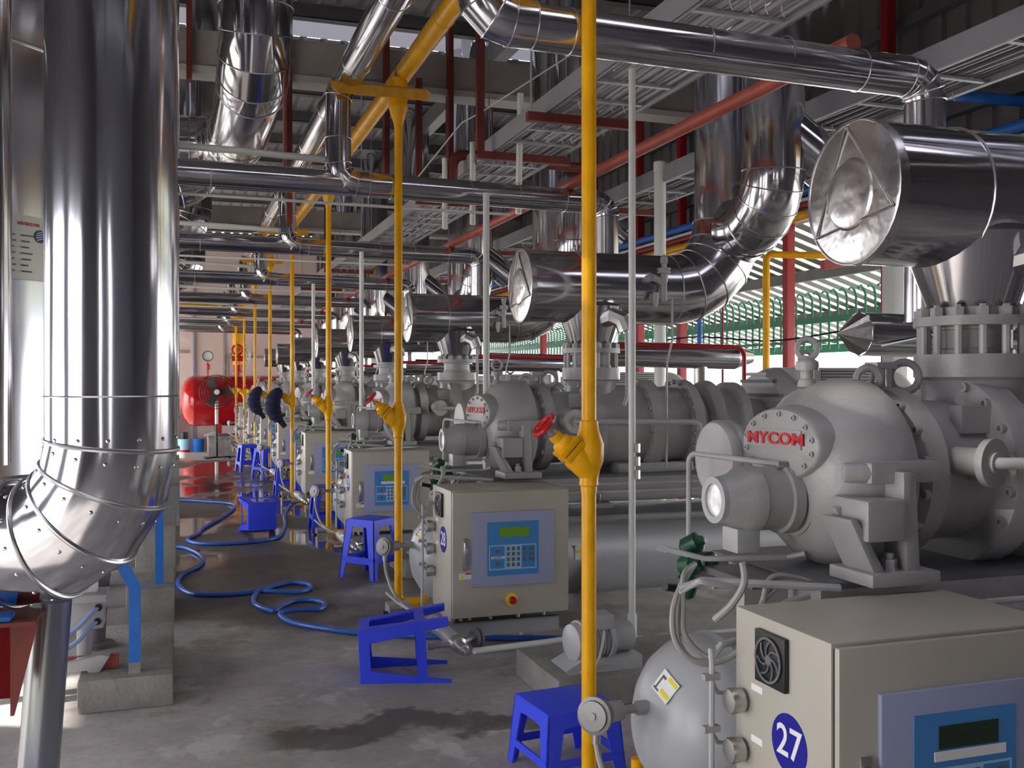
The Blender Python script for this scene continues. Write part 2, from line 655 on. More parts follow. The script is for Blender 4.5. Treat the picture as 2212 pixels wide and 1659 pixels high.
# far wall
wf = struct(MB().box(XL, XR, YF, YF + 0.2, -0.4, ZC).build('wall_far', PINK, smooth=False))
ORG[wf.name] = V(0, 0, 0)
for x0, x1, z0, z1 in ((1.25, 6.3, 3.05, 3.12), (1.3, 6.3, 2.18, 2.25), (0.0, 0.28, 3.02, 3.10), (0.0, 0.26, 2.30, 2.37), (1.22, 1.28, 1.3, 3.1), (1.3, 1.34, 1.3, 2.2)):
    MB().box(x0, x1, YF - 0.05, YF, z0, z1).build('ledge', CBEAM, wf, smooth=False)
MB().box(1.3, 6.0, YF - 0.03, YF, 1.2, 1.66).build('wall_panel', mat('wall_panel_grey', (0.50, 0.45, 0.44), 0.8), wf, smooth=False)
MB().cyl((0.42, YF - 0.06, -0.1), (0.42, YF - 0.06, 4.2), 0.055, n=10).build('conduit', mat('conduit_grey', (0.33, 0.33, 0.37), 0.5), wf)

# concrete beams across the hall, with dark red hangers bolted to them
BEAMS = [(9.9, 4.45, 4.80), (19.5, 4.45, 4.80)]
for k, (yy, z0, z1) in enumerate(BEAMS):
    struct(MB().box(XL, XR, yy - 0.15, yy + 0.15, z0, z1).build('trim_%d' % (k + 1), CBEAM, bevel=0.01, smooth=False))
    struct(MB().box(XL, XR, yy - 0.19, yy + 0.1, z0 - 0.06, z0).build('trim_%d' % (k + 3), mat('beam_ledge', (0.52, 0.49, 0.46), 0.85), smooth=False))

# lean-to canopy on the open right side: ribbed sheets alternating with translucent strips
can = struct(MB().box(6.5, 6.75, YB, YF + 4, 3.30, 3.44).build('canopy_edge_beam', GREYD, smooth=False))
ORG[can.name] = V(0, 0, 0)
XA, ZA, XE, ZE = 6.55, 3.36, 10.4, 2.14
DXc = V(XE - XA, 0, ZE - ZA)
cs = None
Y0c, st = -2.0, 0.30
for i in range(120):
    yy = Y0c + i * st
    if cs is None:
        sh = MB()
        sh.prism([(XA, yy, ZA), (XA, yy + 0.17, ZA), (XE, yy + 0.17, ZE), (XE, yy, ZE)], (0, 0, 0.012))
        cs = sh.build('canopy_sheet', SHEETC, can, smooth=False)
        sp = MB()
        sp.prism([(XA, yy + 0.17, ZA + 0.03), (XA, yy + st, ZA + 0.03), (XE, yy + st, ZE + 0.03), (XE, yy + 0.17, ZE + 0.03)], (0, 0, 0.006))
        cp = sp.build('light_strip', STRIP, can, smooth=False)
    else:
        for o in (cs, cp):
            q = o.copy()
            COL.objects.link(q)
            q.location = (0, i * st, 0)
for t in (0.32, 0.66, 0.99):
    c = V(XA, 0, ZA) + DXc * t
    MB().box(c.x - 0.04, c.x + 0.04, Y0c, YF + 4, c.z - 0.16, c.z - 0.02).build('canopy_purlin', GREYD if t < 0.9 else FGREEN, can, smooth=False)

# red steel columns along the open side
for i, (yy, lb) in enumerate(((4.6, 'red square steel column out by the open side, beyond the nearest silver duct'),
                              (7.95, 'red square steel column rising past the right end of the nearest crossover pipe'),
                              (9.6, 'red square steel column standing between the large capped duct and its neighbour'),
                              (12.1, 'red square steel column just right of the tall blue pipe'),
                              (13.4, 'red square steel column left of the wide white downpipe'),
                              (17.5, 'red square steel column half hidden behind the far machines'),
                              (23.0, 'farthest red square steel column on the open side'))):
    b = MB().box(6.45, 6.55, yy - 0.05, yy + 0.05, 0.02, 5.6)
    t = thing('steel_column', lb, 'column', (6.5, yy, 0), 'red columns of the open side')
    b.build('post', POSTR, t, bevel=0.006)
    MB().box(6.38, 6.62, yy - 0.12, yy + 0.12, 0.0, 0.02).build('base_plate', POSTR, t)
    if i == 1:
        MB().bar((6.45, yy, 2.72), (5.75, yy, 2.60), 0.07, 0.09).build('side_arm', POSTR, t)

# green bar grille; bars cut short where glare washes out their lower part
t = thing('grille_top', 'top part of a green bar grille with hooked tips along the open side', 'grille', (8.2, 4, 2.0))
MB().box(8.18, 8.22, 1.0, 33, 2.29, 2.37).build('rail', FGREEN, t, smooth=False)
MB().box(8.185, 8.215, 1.0, 33, 2.03, 2.07).build('rail', FGREEN, t, smooth=False)
bar0 = None
for i in range(172):
    yy = 1.2 + i * 0.185
    if bar0 is None:
        b = MB()
        b.tube([(8.2, yy, 1.94), (8.2, yy, 2.60), (8.175, yy, 2.67), (8.13, yy, 2.71), (8.09, yy, 2.68)], 0.016, 6)
        bar0 = b.build('grille_bar', FGREEN, t)
        b0y = yy
    else:
        q = bar0.copy()
        COL.objects.link(q)
        q.location = (0, yy - b0y, 0)

# service pipes running along the wall bottom
for xx, zz, r, m, lb in ((6.42, 3.56, 0.05, BLUEP, 'blue pipe running along the foot of the right wall sheeting, topmost line'),
                         (6.42, 3.47, 0.022, PVC, 'thin white pipe just under the blue pipe along the right wall'),
                         (6.42, 3.41, 0.03, POSTR, 'dark red pipe between white and yellow lines along the right wall'),
                         (6.42, 3.30, 0.055, YEL, 'yellow pipe running along the right wall, lowest of the four lines')):
    tag(MB().cyl((xx, 2.5, zz), (xx, 28, zz), r, n=12).build('service_pipe', m, loc=(xx, 2.5, zz)), lb, 'pipe', 'wall service pipes')

# ------------------------------------------------------------------ one compressor unit, built at the nearest place (27), then copied down the row
AY, AZ = 2.45, 1.23                     # shaft line of the nearest compressor


def make_compressor():
    t = thing('screw_compressor', 'nearest light grey screw compressor with red lettering on its end boss', 'compressor', (2.3, AY, 0.96), 'screw compressors in the row')
    o = V(0, AY, AZ)
    X = (1, 0, 0)
    # domed end cover
    MB().lathe(o, X, [(1.715, 0), (1.717, 0.10), (1.733, 0.16), (1.762, 0.21), (1.805, 0.25), (1.855, 0.272), (1.91, 0.281), (1.965, 0.281), (1.98, 0.272), (1.98, 0.24)], 40).build('domed_cover', GREY, t, sharp=50)
    # end boss with the name
    bc = V(1.692, 2.425, 1.32)
    d = V(-0.99, -0.14, 0).normalized()
    boss = MB().lathe(bc - d * 0.14, d, [(0, 0.13), (0.10, 0.108), (0.132, 0.106), (0.14, 0.10), (0.14, 0.0)], 40, sy=1.55).build('end_boss', GREY, t, sharp=45)
    xs = V(0.14, -0.99, 0).normalized()
    for k in range(14):
        a = 2 * PI * k / 14 + 0.2
        p = bc + xs * (0.140 * math.cos(a)) + V(0, 0, 0.087 * math.sin(a))
        MB().lathe(p, d, [(0, 0.0085), (0.007, 0.0085), (0.007, 0.005), (0.003, 0.005), (0.003, 0)], 8).build('bolt', GREY, boss)
    M = basis(bc + d * 0.001 + V(0, 0, 0.015) - xs * 0.01, xs, (0, 0, 1))
    MB().box(-0.105, 0.105, -0.027, 0.027, 0, 0.003, M).build('badge_plate', GREY, boss)
    text('MYCOM', 0.047, RED, boss, M @ Matrix.Translation((0, 0, 0.004)) @ Matrix.Diagonal((1.38, 1, 1, 1)), 'lettering', 0.003, 0.0013)
    # second rotor end cover, farther from the aisle camera
    e = V(0.08, 2.775, 1.25)
    MB().lathe(e, X, [(1.60, 0), (1.60, 0.118), (1.612, 0.127), (1.632, 0.127), (1.634, 0.124), (1.638, 0.127), (1.662, 0.127), (1.675, 0.112), (1.72, 0.105), (1.95, 0.12)], 32).build('rotor_end_cover', GREY, t)
    # capacity indicator on the aisle end
    q = V(0.135, 2.43, 1.165)
    ind = MB().lathe(q, X, [(1.355, 0.058), (1.362, 0.066), (1.40, 0.074), (1.43, 0.094), (1.47, 0.096), (1.475, 0.092), (1.55, 0.092), (1.552, 0.104), (1.585, 0.104), (1.587, 0.09), (1.60, 0.09), (1.602, 0.112), (1.635, 0.112), (1.637, 0.098), (1.75, 0.10)], 32).build('capacity_indicator', GREY, t)
    MB().ann(q + V(1.345, 0, 0), X, 0.047, 0.066, 0.022, 28).build('dial_bezel', GREYL, ind)
    MB().lathe(q + V(1.353, 0, 0), X, [(0, 0), (0.001, 0.048), (0.006, 0.048)], 24).build('dial_glass', GLASS, ind)
    MB().box(1.535, 1.61, 2.39, 2.475, 1.015, 1.085).build('cable_box', GREYL, ind, bevel=0.006)
    MB().lathe(V(1.70, 2.39, 1.262), (-1, 0.3, 0), [(0, 0.012), (0.03, 0.012), (0.032, 0.0)], 8).build('oil_fitting', STEEL, ind)
    # throat, bearing flange, main casing
    MB().lathe(o, X, [(1.97, 0.235), (2.03, 0.215), (2.04, 0.255), (2.10, 0.255), (2.11, 0.215), (2.30, 0.212), (2.31, 0.290), (2.335, 0.296), (2.40, 0.296), (2.41, 0.26)], 40).build('bearing_housing', GREY, t)
    MB().lathe(o, X, [(2.41, 0.25), (2.70, 0.25), (2.705, 0.285), (2.79, 0.285), (2.795, 0.245), (2.98, 0.235), (2.985, 0.285), (3.05, 0.285), (3.055, 0.21), (3.12, 0.20)], 40).build('rotor_casing', GREY, t)
    rings = ((2.04, 0.24, 16, -1), (2.31, 0.27, 18, -1), (2.705, 0.27, 22, -1), (2.985, 0.27, 22, -1))
    proto = None
    for xx, r, n, sg in rings:
        for k in range(n):
            a = 2 * PI * (k + 0.5) / n
            if math.sin(a) < -0.75:
                continue
            p = V(xx, AY - r * math.cos(a), AZ + r * math.sin(a))
            if proto is None:
                m = MB().lathe(p, (-1, 0, 0), [(0, 0.0155), (0.018, 0.0155), (0.018, 0.008), (0.008, 0.008), (0.008, 0)], 10)
                proto = m.build('bolt', GREY, t)
                pp = p
            else:
                c = proto.copy()
                COL.objects.link(c)
                c.location = (p - pp) * XF[0][0]
    # ribs, side boss and balance pipe flange on the aisle-facing side
    MB().box(2.20, 2.31, AY - 0.262, AY - 0.2, AZ - 0.012, AZ + 0.012).build('casing_rib', GREY, t)
    MB().box(2.20, 2.31, AY - 0.19, AY - 0.14, AZ + 0.12, AZ + 0.2).build('casing_rib', GREY, t)
    b = MB().box(1.79, 2.02, AY - 0.31, AY - 0.22, AZ - 0.005, AZ + 0.055)
    b.cyl((1.745, AY - 0.25, AZ + 0.025), (1.82, AY - 0.29, AZ + 0.025), 0.028, n=12)
    b.build('side_lug', GREY, t, bevel=0.012)
    MB().box(1.74, 1.86, AY - 0.36, AY - 0.2, AZ - 0.15, AZ - 0.04).build('sump_pad', GREY, t, bevel=0.012)
    MB().box(1.865, 1.89, AY - 0.345, AY - 0.2, AZ - 0.155, AZ + 0.03).build('web', GREY, t, bevel=0.004)
    f = V(2.18, AY - 0.31, AZ + 0.045)
    MB().lathe(f, (0.25, -1, 0), [(-0.10, 0.04), (0, 0.04), (0, 0.068), (0.022, 0.068), (0.022, 0.03), (0.03, 0.03)], 24).build('balance_flange', GREY, t)
    MB().tube([f + V(0.0, -0.02, 0)] + [f + V(0.03, -0.04, 0), f + V(0.75, -0.04, -0.012), f + V(0.785, -0.04, -0.03), f + V(0.79, -0.04, -0.2)], 0.017, 10).build('balance_pipe', GREYL, t)
    # foot: cast A bracket with base pad and holding-down nut
    fy = AY - 0.28
    fx = -0.18
    ft = MB()
    ft.prism([(1.88 + fx, fy - 0.06, 1.14), (1.905 + fx, fy - 0.06, 1.14), (2.00 + fx, fy - 0.06, 0.985), (1.965 + fx, fy - 0.06, 0.975)], (0, 0.13, 0))
    ft.prism([(2.055 + fx, fy - 0.06, 1.255), (2.09 + fx, fy - 0.06, 1.255), (2.105 + fx, fy - 0.06, 0.985), (2.06 + fx, fy - 0.06, 0.985)], (0, 0.13, 0))
    ft.prism([(1.90 + fx, fy + 0.03, 1.16), (2.07 + fx, fy + 0.03, 1.2), (2.09 + fx, fy + 0.03, 0.985), (1.99 + fx, fy + 0.03, 0.985)], (0, 0.03, 0))
    ft.box(1.93 + fx, 2.15 + fx, fy - 0.085, fy + 0.10, 0.962, 0.998)
    foot = ft.build('foot_bracket', GREY, t, bevel=0.008)
    b = MB().lathe((2.025 + fx, fy - 0.03, 0.998), (0, 0, 1), [(0, 0.024), (0.007, 0.024), (0.007, 0.021), (0.03, 0.021), (0.03, 0.013), (0.045, 0.013), (0.048, 0)], 6)
    b.build('nut', GREYL, foot, sharp=20)
    MB().box(2.5, 3.0, AY - 0.22, AY + 0.22, 0.962, 1.02).build('casing_foot', GREY, t, bevel=0.008)
    # lifting eyes and top plug
    for xx, yy, r in ((1.985, AY - 0.05, 0.036), (2.14, AY - 0.02, 0.045)):
        z = AZ + 0.222
        e = MB().torus((xx, yy, z + r + 0.018), (0.3, 1, 0), r, 0.0125, 20, 8)
        e.cyl((xx, yy, z - 0.01), (xx, yy, z + 0.02), 0.02, n=10)
        e.build('lifting_eye', GREY, t)
    p = MB().lathe((1.835, AY + 0.04, AZ + 0.255), (0, 0, 1), [(0, 0.03), (0.02, 0.026), (0.025, 0.02), (0.05, 0.02), (0.05, 0.034), (0.062, 0.036), (0.075, 0.034), (0.085, 0.02), (0.085, 0)], 16)
    p.torus((1.835, AY + 0.04, AZ + 0.37), (0.5, 1, 0), 0.03, 0.009, 16, 6)
    p.build('top_plug', GREY, t)
    b = MB()
    for dx in (0, 0.04):
        for dy in (0, 0.03):
            b.cyl((2.045 + dx, AY - 0.02 + dy, AZ + 0.22), (2.045 + dx, AY - 0.02 + dy, AZ + 0.325), 0.007, n=8)
    b.box(2.03, 2.10, AY - 0.035, AY + 0.025, AZ + 0.31, AZ + 0.33)
    b.box(2.03, 2.10, AY - 0.035, AY + 0.025, AZ + 0.215, AZ + 0.245)
    b.build('slide_valve_block', GREYL, t)
    # suction valve stack: body neck, lower flange, studs, bonnet ring, top flange with hex nuts
    sx, sy = 2.42, AY
    st = MB().lathe((sx, sy, 0), (0, 0, 1), [(1.42, 0.155), (1.47, 0.150), (1.505, 0.160), (1.515, 0.176), (1.585, 0.176), (1.588, 0.12), (1.60, 0.12), (1.605, 0.114), (1.66, 0.114), (1.663, 0.12), (1.67, 0.12), (1.673, 0.176), (1.702, 0.176), (1.705, 0.14), (1.73, 0.14)], 44).build('suction_check_valve', GREY, t)
    n = 14
    ps = pn = None
    for k in range(n):
        a = 2 * PI * k / n + 0.1
        p = V(sx + 0.153 * math.cos(a), sy + 0.153 * math.sin(a), 0)
        if ps is None:
            ps = MB().cyl(p + V(0, 0, 1.57), p + V(0, 0, 1.68), 0.0125, n=8).build('stud', GREYL, st)
            pn = MB().lathe(p + V(0, 0, 1.702), (0, 0, 1), [(0, 0.0215), (0.026, 0.0215), (0.026, 0.011), (0.034, 0.011), (0.034, 0)], 6).build('nut', GREY, st, sharp=20)
            p0 = p
        else:
            for q in (ps, pn):
                c = q.copy()
                COL.objects.link(c)
                c.location = (p - p0) * XF[0][0]
    # oil line over the indicator
    MB().tube([(1.575, 2.745, 0.97)] + arc((1.575, 2.745, 0.97), (1.575, 2.745, 1.276), (1.69, 2.40, 1.262), 0.03, 5) + [(1.69, 2.40, 1.262)], 0.0085, 8).build('oil_tube', GREYL, t)
    return t


def make_motor():
    t = thing('electric_motor', '', 'motor', (4.0, AY, 0.96), 'compressor motors in the row')
    o = V(0, AY, AZ + 0.02)
    X = (1, 0, 0)
    g = MB()
    g.lathe(o, X, [(3.12, 0.13), (3.15, 0.24), (3.19, 0.26), (3.21, 0.26), (3.22, 0.2), (3.33, 0.2), (3.34, 0.25), (3.40, 0.25), (3.42, 0.16), (3.58, 0.14)], 32)
    g.build('coupling_guard', GREY, t)
    MB().lathe(o, X, [(3.58, 0.16), (3.585, 0.30), (3.66, 0.335), (3.70, 0.345), (4.55, 0.345), (4.60, 0.33), (4.66, 0.25), (4.66, 0)], 36).build('motor_frame', GREYL, t)
    for k in range(8):
        z = AZ + 0.02 + 0.30 - k * 0.045
        hw = math.sqrt(max(0.01, 0.33 ** 2 - (z - AZ - 0.02) ** 2)) - 0.02
        MB().box(3.572, 3.60, AY - hw, AY + hw, z - 0.011, z + 0.011).build('louvre_slat', GREYD if k % 2 else GREY, t)
    b = MB().box(3.70, 4.35, AY - 0.30, AY - 0.05, AZ + 0.24, AZ + 0.36)
    tb = b.build('terminal_box', GREY, t, bevel=0.02)
    for k in range(5):
        z = AZ + 0.26 + k * 0.018
        MB().box(3.85, 4.28, AY - 0.306, AY - 0.298, z, z + 0.009).build('vent_slot', BLACK, tb, smooth=False)
    MB().box(3.75, 4.5, AY - 0.28, AY + 0.28, 0.962, 1.02).build('motor_foot', GREY, t, bevel=0.006)
    e = MB().torus((3.95, AY, AZ + 0.42), (0.2, 1, 0), 0.045, 0.014, 16, 8)
    e.build('lifting_eye', GREY, t)
    return t


def make_skid():
    t = thing('skid_frame', '', 'machine base', (3.0, AY, 0.9), 'steel skid frames under the compressors')
    MB().box(1.66, 4.75, AY - 0.27, AY + 0.30, 0.945, 0.962).build('top_plate', GREYD, t, smooth=False)
    MB().box(1.66, 4.75, AY - 0.27, AY - 0.255, 0.84, 0.945).build('side_beam', GREY, t, smooth=False)
    MB().box(1.66, 4.75, AY + 0.285, AY + 0.30, 0.84, 0.945).build('side_beam', GREY, t, smooth=False)
    for x in (1.70, 2.02, 2.9, 3.9, 4.6):
        MB().prism([(x, AY - 0.25, 0.945), (x, AY - 0.10, 0.78), (x, AY + 0.15, 0.78), (x, AY + 0.28, 0.945)], (0.014, 0, 0)).build('gusset', GREYL, t, smooth=False)
    for x in (2.2, 4.3):
        MB().box(x, x + 0.05, AY - 0.2, AY + 0.2, 0.83, 0.945).build('saddle_block', GREYL, t, smooth=False)
    for x, y in ((1.52, AY - 0.02),):
        MB().box(x, x + 0.14, y - 0.14, y + 0.12, 0.935, 0.955).build('bracket_shelf', GREYD, t, smooth=False)
        MB().box(x, x + 0.14, y - 0.10, y - 0.06, 0.835, 0.935).build('bracket_leg', GREYL, t, smooth=False)
    MB().tube([(1.45, AY - 0.45, 0.93), (2.3, AY - 0.45, 0.925), (4.7, AY - 0.45, 0.925)], 0.009, 8).build('oil_line', GREYL, t)
    MB().tube([(1.50, AY - 0.48, 0.89), (2.3, AY - 0.48, 0.885), (4.7, AY - 0.48, 0.885)], 0.009, 8).build('oil_line', GREYL, t)
    return t


def make_separator():
    t = thing('oil_separator', 'nearest grey horizontal oil separator vessel, its domed head beside the cabinet marked 27', 'vessel', (2.6, 2.78, 0), 'oil separator vessels in the row')
    R = 0.285
    prof = [(1.355, 0), (1.361, 0.06), (1.380, 0.13), (1.415, 0.19), (1.455, 0.235), (1.51, 0.268), (1.57, 0.282), (1.60, R), (1.604, R + 0.003), (1.612, R + 0.003), (1.615, R), (4.6, R), (4.75, 0.28), (4.85, 0.15), (4.87, 0)]
    sh = MB().lathe((0, 2.78, 0.42), (1, 0, 0), prof, 48).build('shell', GREYT, t, sharp=60)
    for x in (1.95, 3.9):
        MB().prism([(x, 2.52, 0.02), (x, 2.56, 0.36), (x, 3.0, 0.36), (x, 3.04, 0.02)], (0.02, 0, 0)).build('saddle', GREYL, t, smooth=False)
        MB().box(x - 0.09, x + 0.11, 2.48, 3.08, 0, 0.02).build('saddle', GREYL, t, smooth=False)
    MB().box(2.42, 2.46, 2.47, 2.75, 0.02, 0.40).build('stiffener', GREYL, t, smooth=False)
    # pipe runs on the shell
    MB().tube([(1.95, 2.36, 0.81), (2.6, 2.36, 0.806), (4.5, 2.36, 0.80)], 0.036, 14).build('oil_header', GREY, t)
    MB().tube([(1.95, 2.44, 0.66), (4.5, 2.44, 0.65)], 0.026, 12).build('oil_return', GREY, t)
    for x in (2.42, 3.3):
        MB().torus((x, 2.36, 0.806), (1, 0, 0), 0.040, 0.006, 16, 6).build('pipe_clamp', GREYL, t)
    MB().lathe((2.20, 2.325, 0.81), (0, -1, 0), [(0, 0.02), (0.02, 0.02), (0.025, 0.0)], 6).build('drain_plug', GREY, t)
    MB().box(2.33, 2.5, 2.29, 2.38, 0.74, 0.768).build('pipe_rest', GREY, t, smooth=False)
    # level sensor on the head: stem, nut and round terminal head
    s = MB()
    s.cyl((1.41, 2.77, 0.50), (1.33, 2.77, 0.50), 0.022, n=6)
    s.cyl((1.33, 2.77, 0.50), (1.28, 2.77, 0.50), 0.014, n=12)
    s.cyl((1.28, 2.77, 0.50), (1.20, 2.76, 0.50), 0.03, 0.034, n=12)
    sn = s.build('level_sensor', GREY, t)
    d = V(-0.75, -0.62, 0.12).normalized()
    c = V(1.19, 2.75, 0.50)
    MB().lathe(c - d * 0.04, d, [(0, 0.025), (0.012, 0.046), (0.04, 0.048), (0.041, 0.056), (0.055, 0.056), (0.057, 0.046), (0.064, 0.044), (0.066, 0.012), (0.070, 0.012), (0.070, 0)], 20).build('sensor_head', mat('cast_alloy', (0.20, 0.195, 0.19), 0.45, 0.5), sn)
    MB().cyl(c + V(0, 0, -0.045), c + V(0, 0, -0.085), 0.013, n=10).build('cable_gland', STEEL, sn)
    # sight-gauge tubing on the head
    MB().tube([(1.33, 2.30, 0.80), (1.315, 2.29, 0.80), (1.315, 2.285, 0.77), (1.31, 2.28, 0.23)], 0.008, 8).build('impulse_tube', GREYL, t)
    MB().tube([(1.42, 2.33, 0.81), (1.35, 2.30, 0.81), (1.315, 2.29, 0.78)], 0.010, 8).build('impulse_tube', GREYL, t)
    for z, z2 in ((0.735, 0.685), (0.60, 0.555), (0.47, 0.43)):
        MB().tube([(1.31, 2.285, z), (1.335, 2.29, z2 + 0.005), (1.365, 2.29, z2)], 0.0055, 6).build('impulse_tube', GREYL, t)
        MB().box(1.29, 1.335, 2.275, 2.295, z - 0.008, z + 0.008).build('tube_clip', GREY, t)
    # warning label on the head
    n = V(-0.843, -0.214, 0.494).normalized()
    u = V(0.1, -0.9, -0.35).normalized()
    u = (u - n * u.dot(n)).normalized()
    vv = n.cross(u)
    p = V(1.403, 2.712, 0.576)
    M = basis(p, u, vv)
    lab = MB().box(-0.045, 0.045, -0.035, 0.035, 0.0, 0.003, M).build('warning_label', WHITE, t, smooth=False)
    k = MB()
    k.box(-0.006, 0.040, 0.018, 0.030, 0.003, 0.004, M)
    k.box(-0.006, 0.040, -0.026, -0.012, 0.003, 0.004, M)
    k.build('yellow_band', LYEL, lab, smooth=False)
    k = MB()
    k.box(-0.040, -0.012, -0.030, -0.024, 0.003, 0.004, M)
    k.box(-0.034, -0.027, -0.024, 0.018, 0.003, 0.004, M)
    k.box(-0.034, -0.014, 0.012, 0.020, 0.003, 0.004, M)
    k.build('pictogram', INK, lab, smooth=False)
    # small label low on the shell
    MB().box(2.33, 2.38, 2.493, 2.499, 0.40, 0.49).build('shell_label', WHITE, t, smooth=False)
    MB().box(2.335, 2.375, 2.491, 2.494, 0.44, 0.46).build('shell_label', LYEL, t, smooth=False)
    return t


def make_cabinet(number=None):
    t = thing('control_cabinet', '', 'cabinet', (1.7, 2.1, 0), 'control cabinets in the row')
    x0, x1, y0, y1, z0, z1 = 1.383, 2.049, 1.925, 2.325, 0.235, 0.915
    MB().box(x0, x1, y0, y1, z0, z1).build('cabinet_body', BEIGE, t, bevel=0.004)
    MB().box(x0 + 0.006, x1 - 0.004, y0 - 0.008, y0, z0 + 0.006, z1 - 0.012).build('door_gasket', BLACK, t, smooth=False)
    d = MB().box(x0 + 0.002, x1, y0 - 0.026, y0 - 0.007, z0 + 0.002, z1 - 0.006).build('door', BEIGE, t, bevel=0.006)
    yf = y0 - 0.026
    h = MB().box(1.437, 1.470, yf - 0.006, yf, 0.49, 0.665).build('handle', STEEL, d, bevel=0.003)
    MB().box(1.444, 1.463, yf - 0.020, yf - 0.005, 0.505, 0.645).build('handle', CHROME, d, bevel=0.005)
    MB().box(1.42, 1.49, yf - 0.0015, yf, 0.445, 0.478).build('warning_label', WHITE, d, smooth=False)
    MB().prism([(1.424, yf - 0.003, 0.449), (1.448, yf - 0.003, 0.449), (1.436, yf - 0.003, 0.473)], (0, 0.002, 0)).build('warning_triangle', LYEL, d, smooth=False)
    MB().box(1.455, 1.488, yf - 0.003, yf - 0.001, 0.471, 0.478).build('red_band', RED, d, smooth=False)
    # operator panel
    MB().box(1.487, 1.958, yf - 0.014, yf, 0.402, 0.801).build('operator_panel', LAV, d, bevel=0.003)
    yp = yf - 0.014
    MB().box(1.574, 1.866, yp - 0.002, yp, 0.457, 0.746).build('panel_overlay', PBLUE, d, smooth=False)
    yq = yp - 0.002
    MB().box(1.642, 1.812, yq - 0.002, yq, 0.663, 0.716).build('display', LCD, d, smooth=False)
    b = MB()
    for a in ((1.583, 1.852, 0.615, 0.621), (1.583, 1.852, 0.488, 0.494), (1.583, 1.588, 0.494, 0.615), (1.847, 1.852, 0.494, 0.615), (1.671, 1.768, 0.494, 0.615)):
        b.box(a[0], a[1], yq - 0.001, yq, a[2], a[3])
    b.build('keypad_field', PBLUEL, d, smooth=False)
    b = MB()
    for i in range(3):
        for j in range(4):
            cx, cz = 1.691 + i * 0.029, 0.6 - j * 0.029
            b.box(cx - 0.008, cx + 0.008, yq - 0.003, yq - 0.001, cz - 0.010, cz + 0.010)
    for cx, cz in ((1.632, 0.588), (1.632, 0.520), (1.786, 0.595), (1.786, 0.567), (1.786, 0.539), (1.824, 0.595), (1.824, 0.567), (1.824, 0.539)):
        wv = 0.013 if cx in (1.632, 1.824) else 0.007
        b.box(cx - wv, cx + wv, yq - 0.003, yq - 0.001, cz - 0.009, cz + 0.009)
    kp = b.build('keypad', GREYD, d, smooth=False)
    kp['kind'] = 'stuff'
    text('MYCOM', 0.021, WHITE, d, basis((1.632, yq - 0.001, 0.553), (1, 0, 0), (0, 0, 1)), 'panel_lettering', 0.0006, 0.0006)
    # emergency stop
    MB().lathe((1.714, yf, 0.321), (0, -1, 0), [(0, 0.034), (0.006, 0.034), (0.008, 0.031), (0.008, 0)], 28).build('stop_ring', LYEL, d)
    MB().lathe((1.714, yf - 0.006, 0.321), (0, -1, 0), [(0, 0.014), (0.014, 0.014), (0.016, 0.022), (0.028, 0.022), (0.033, 0.018), (0.034, 0)], 24).build('stop_button', RED, d)
    # fan on the aisle side
    f = MB().box(x0 - 0.014, x0, 2.085, 2.215, 0.755, 0.885).build('fan_frame', BLACK, t, bevel=0.004)
    MB().ann((x0 - 0.017, 2.15, 0.82), (-1, 0, 0), 0.050, 0.056, 0.003, 28).build('fan_ring', GREYD, f)
    for k in range(7):
        a = 2 * PI * k / 7
        pts = []
        for j in range(5):
            r = 0.012 + 0.009 * j
            aa = a + j * 0.22
            pts.append((x0 - 0.0165, 2.15 + r * math.cos(aa), 0.82 + r * math.sin(aa)))
        MB().tube(pts, 0.0028, 5).build('fan_blade', GREYD, f)
    MB().lathe((x0 - 0.014, 2.15, 0.82), (-1, 0, 0), [(0, 0.014), (0.004, 0.012), (0.005, 0)], 14).build('fan_hub', GREYD, f)
    # pressure senders along the rear edge of the side
    for z in (0.682, 0.555, 0.430):
        g = MB().lathe((x0, 2.285, z), (-1, 0, 0), [(0, 0.018), (0.008, 0.018), (0.010, 0.031), (0.040, 0.033), (0.046, 0.030), (0.048, 0.012), (0.048, 0)], 20)
        g.build('pressure_sender', STEEL, t)
    for z in (0.73, 0.60):
        MB().box(x0 - 0.001, x0, 2.20, 2.25, z - 0.011, z + 0.006).build('sender_label', WHITE, t, smooth=False)
    # bracket under the cabinet
    b = MB()
    b.box(x0 + 0.02, x1 - 0.04, y0 + 0.02, y0 + 0.04, 0.125, 0.205)
    b.box(x0 + 0.02, x1 - 0.04, y0 + 0.02, y1 - 0.02, 0.195, 0.205)
    b.box(x0 + 0.01, x0 + 0.03, y0 + 0.03, y1, 0.205, 0.24)
    b.build('mounting_shelf', GREYT, t, smooth=False)
    b = MB()
    for x in (1.45, 1.50, 1.62, 1.78, 1.93):
        b.cyl((x, y0 + 0.06, 0.205), (x, y0 + 0.06, 0.237), 0.014, n=8)
    b.build('cable_gland_row', STEEL, t)
    MB().box(1.90, 1.96, y1 - 0.08, y1 - 0.02, 0.0, 0.2).build('shelf_leg', GREYT, t, smooth=False)
    MB().box(x0 + 0.05, x0 + 0.11, y1 - 0.08, y1 - 0.02, 0.0, 0.2).build('shelf_leg', GREYT, t, smooth=False)
    if number:
        s = MB().lathe((x0, 2.085, 0.635), (-1, 0, 0), [(0, 0.072), (0.0015, 0.072), (0.0015, 0)], 36).build('number_sticker', NAVYB, t)
        text(number, 0.105, WHITE, s, basis((x0 - 0.0016, 2.085, 0.635), (0, -1, 0), (0, 0, 1)), 'numerals', 0.0004, 0.0012)
    return t


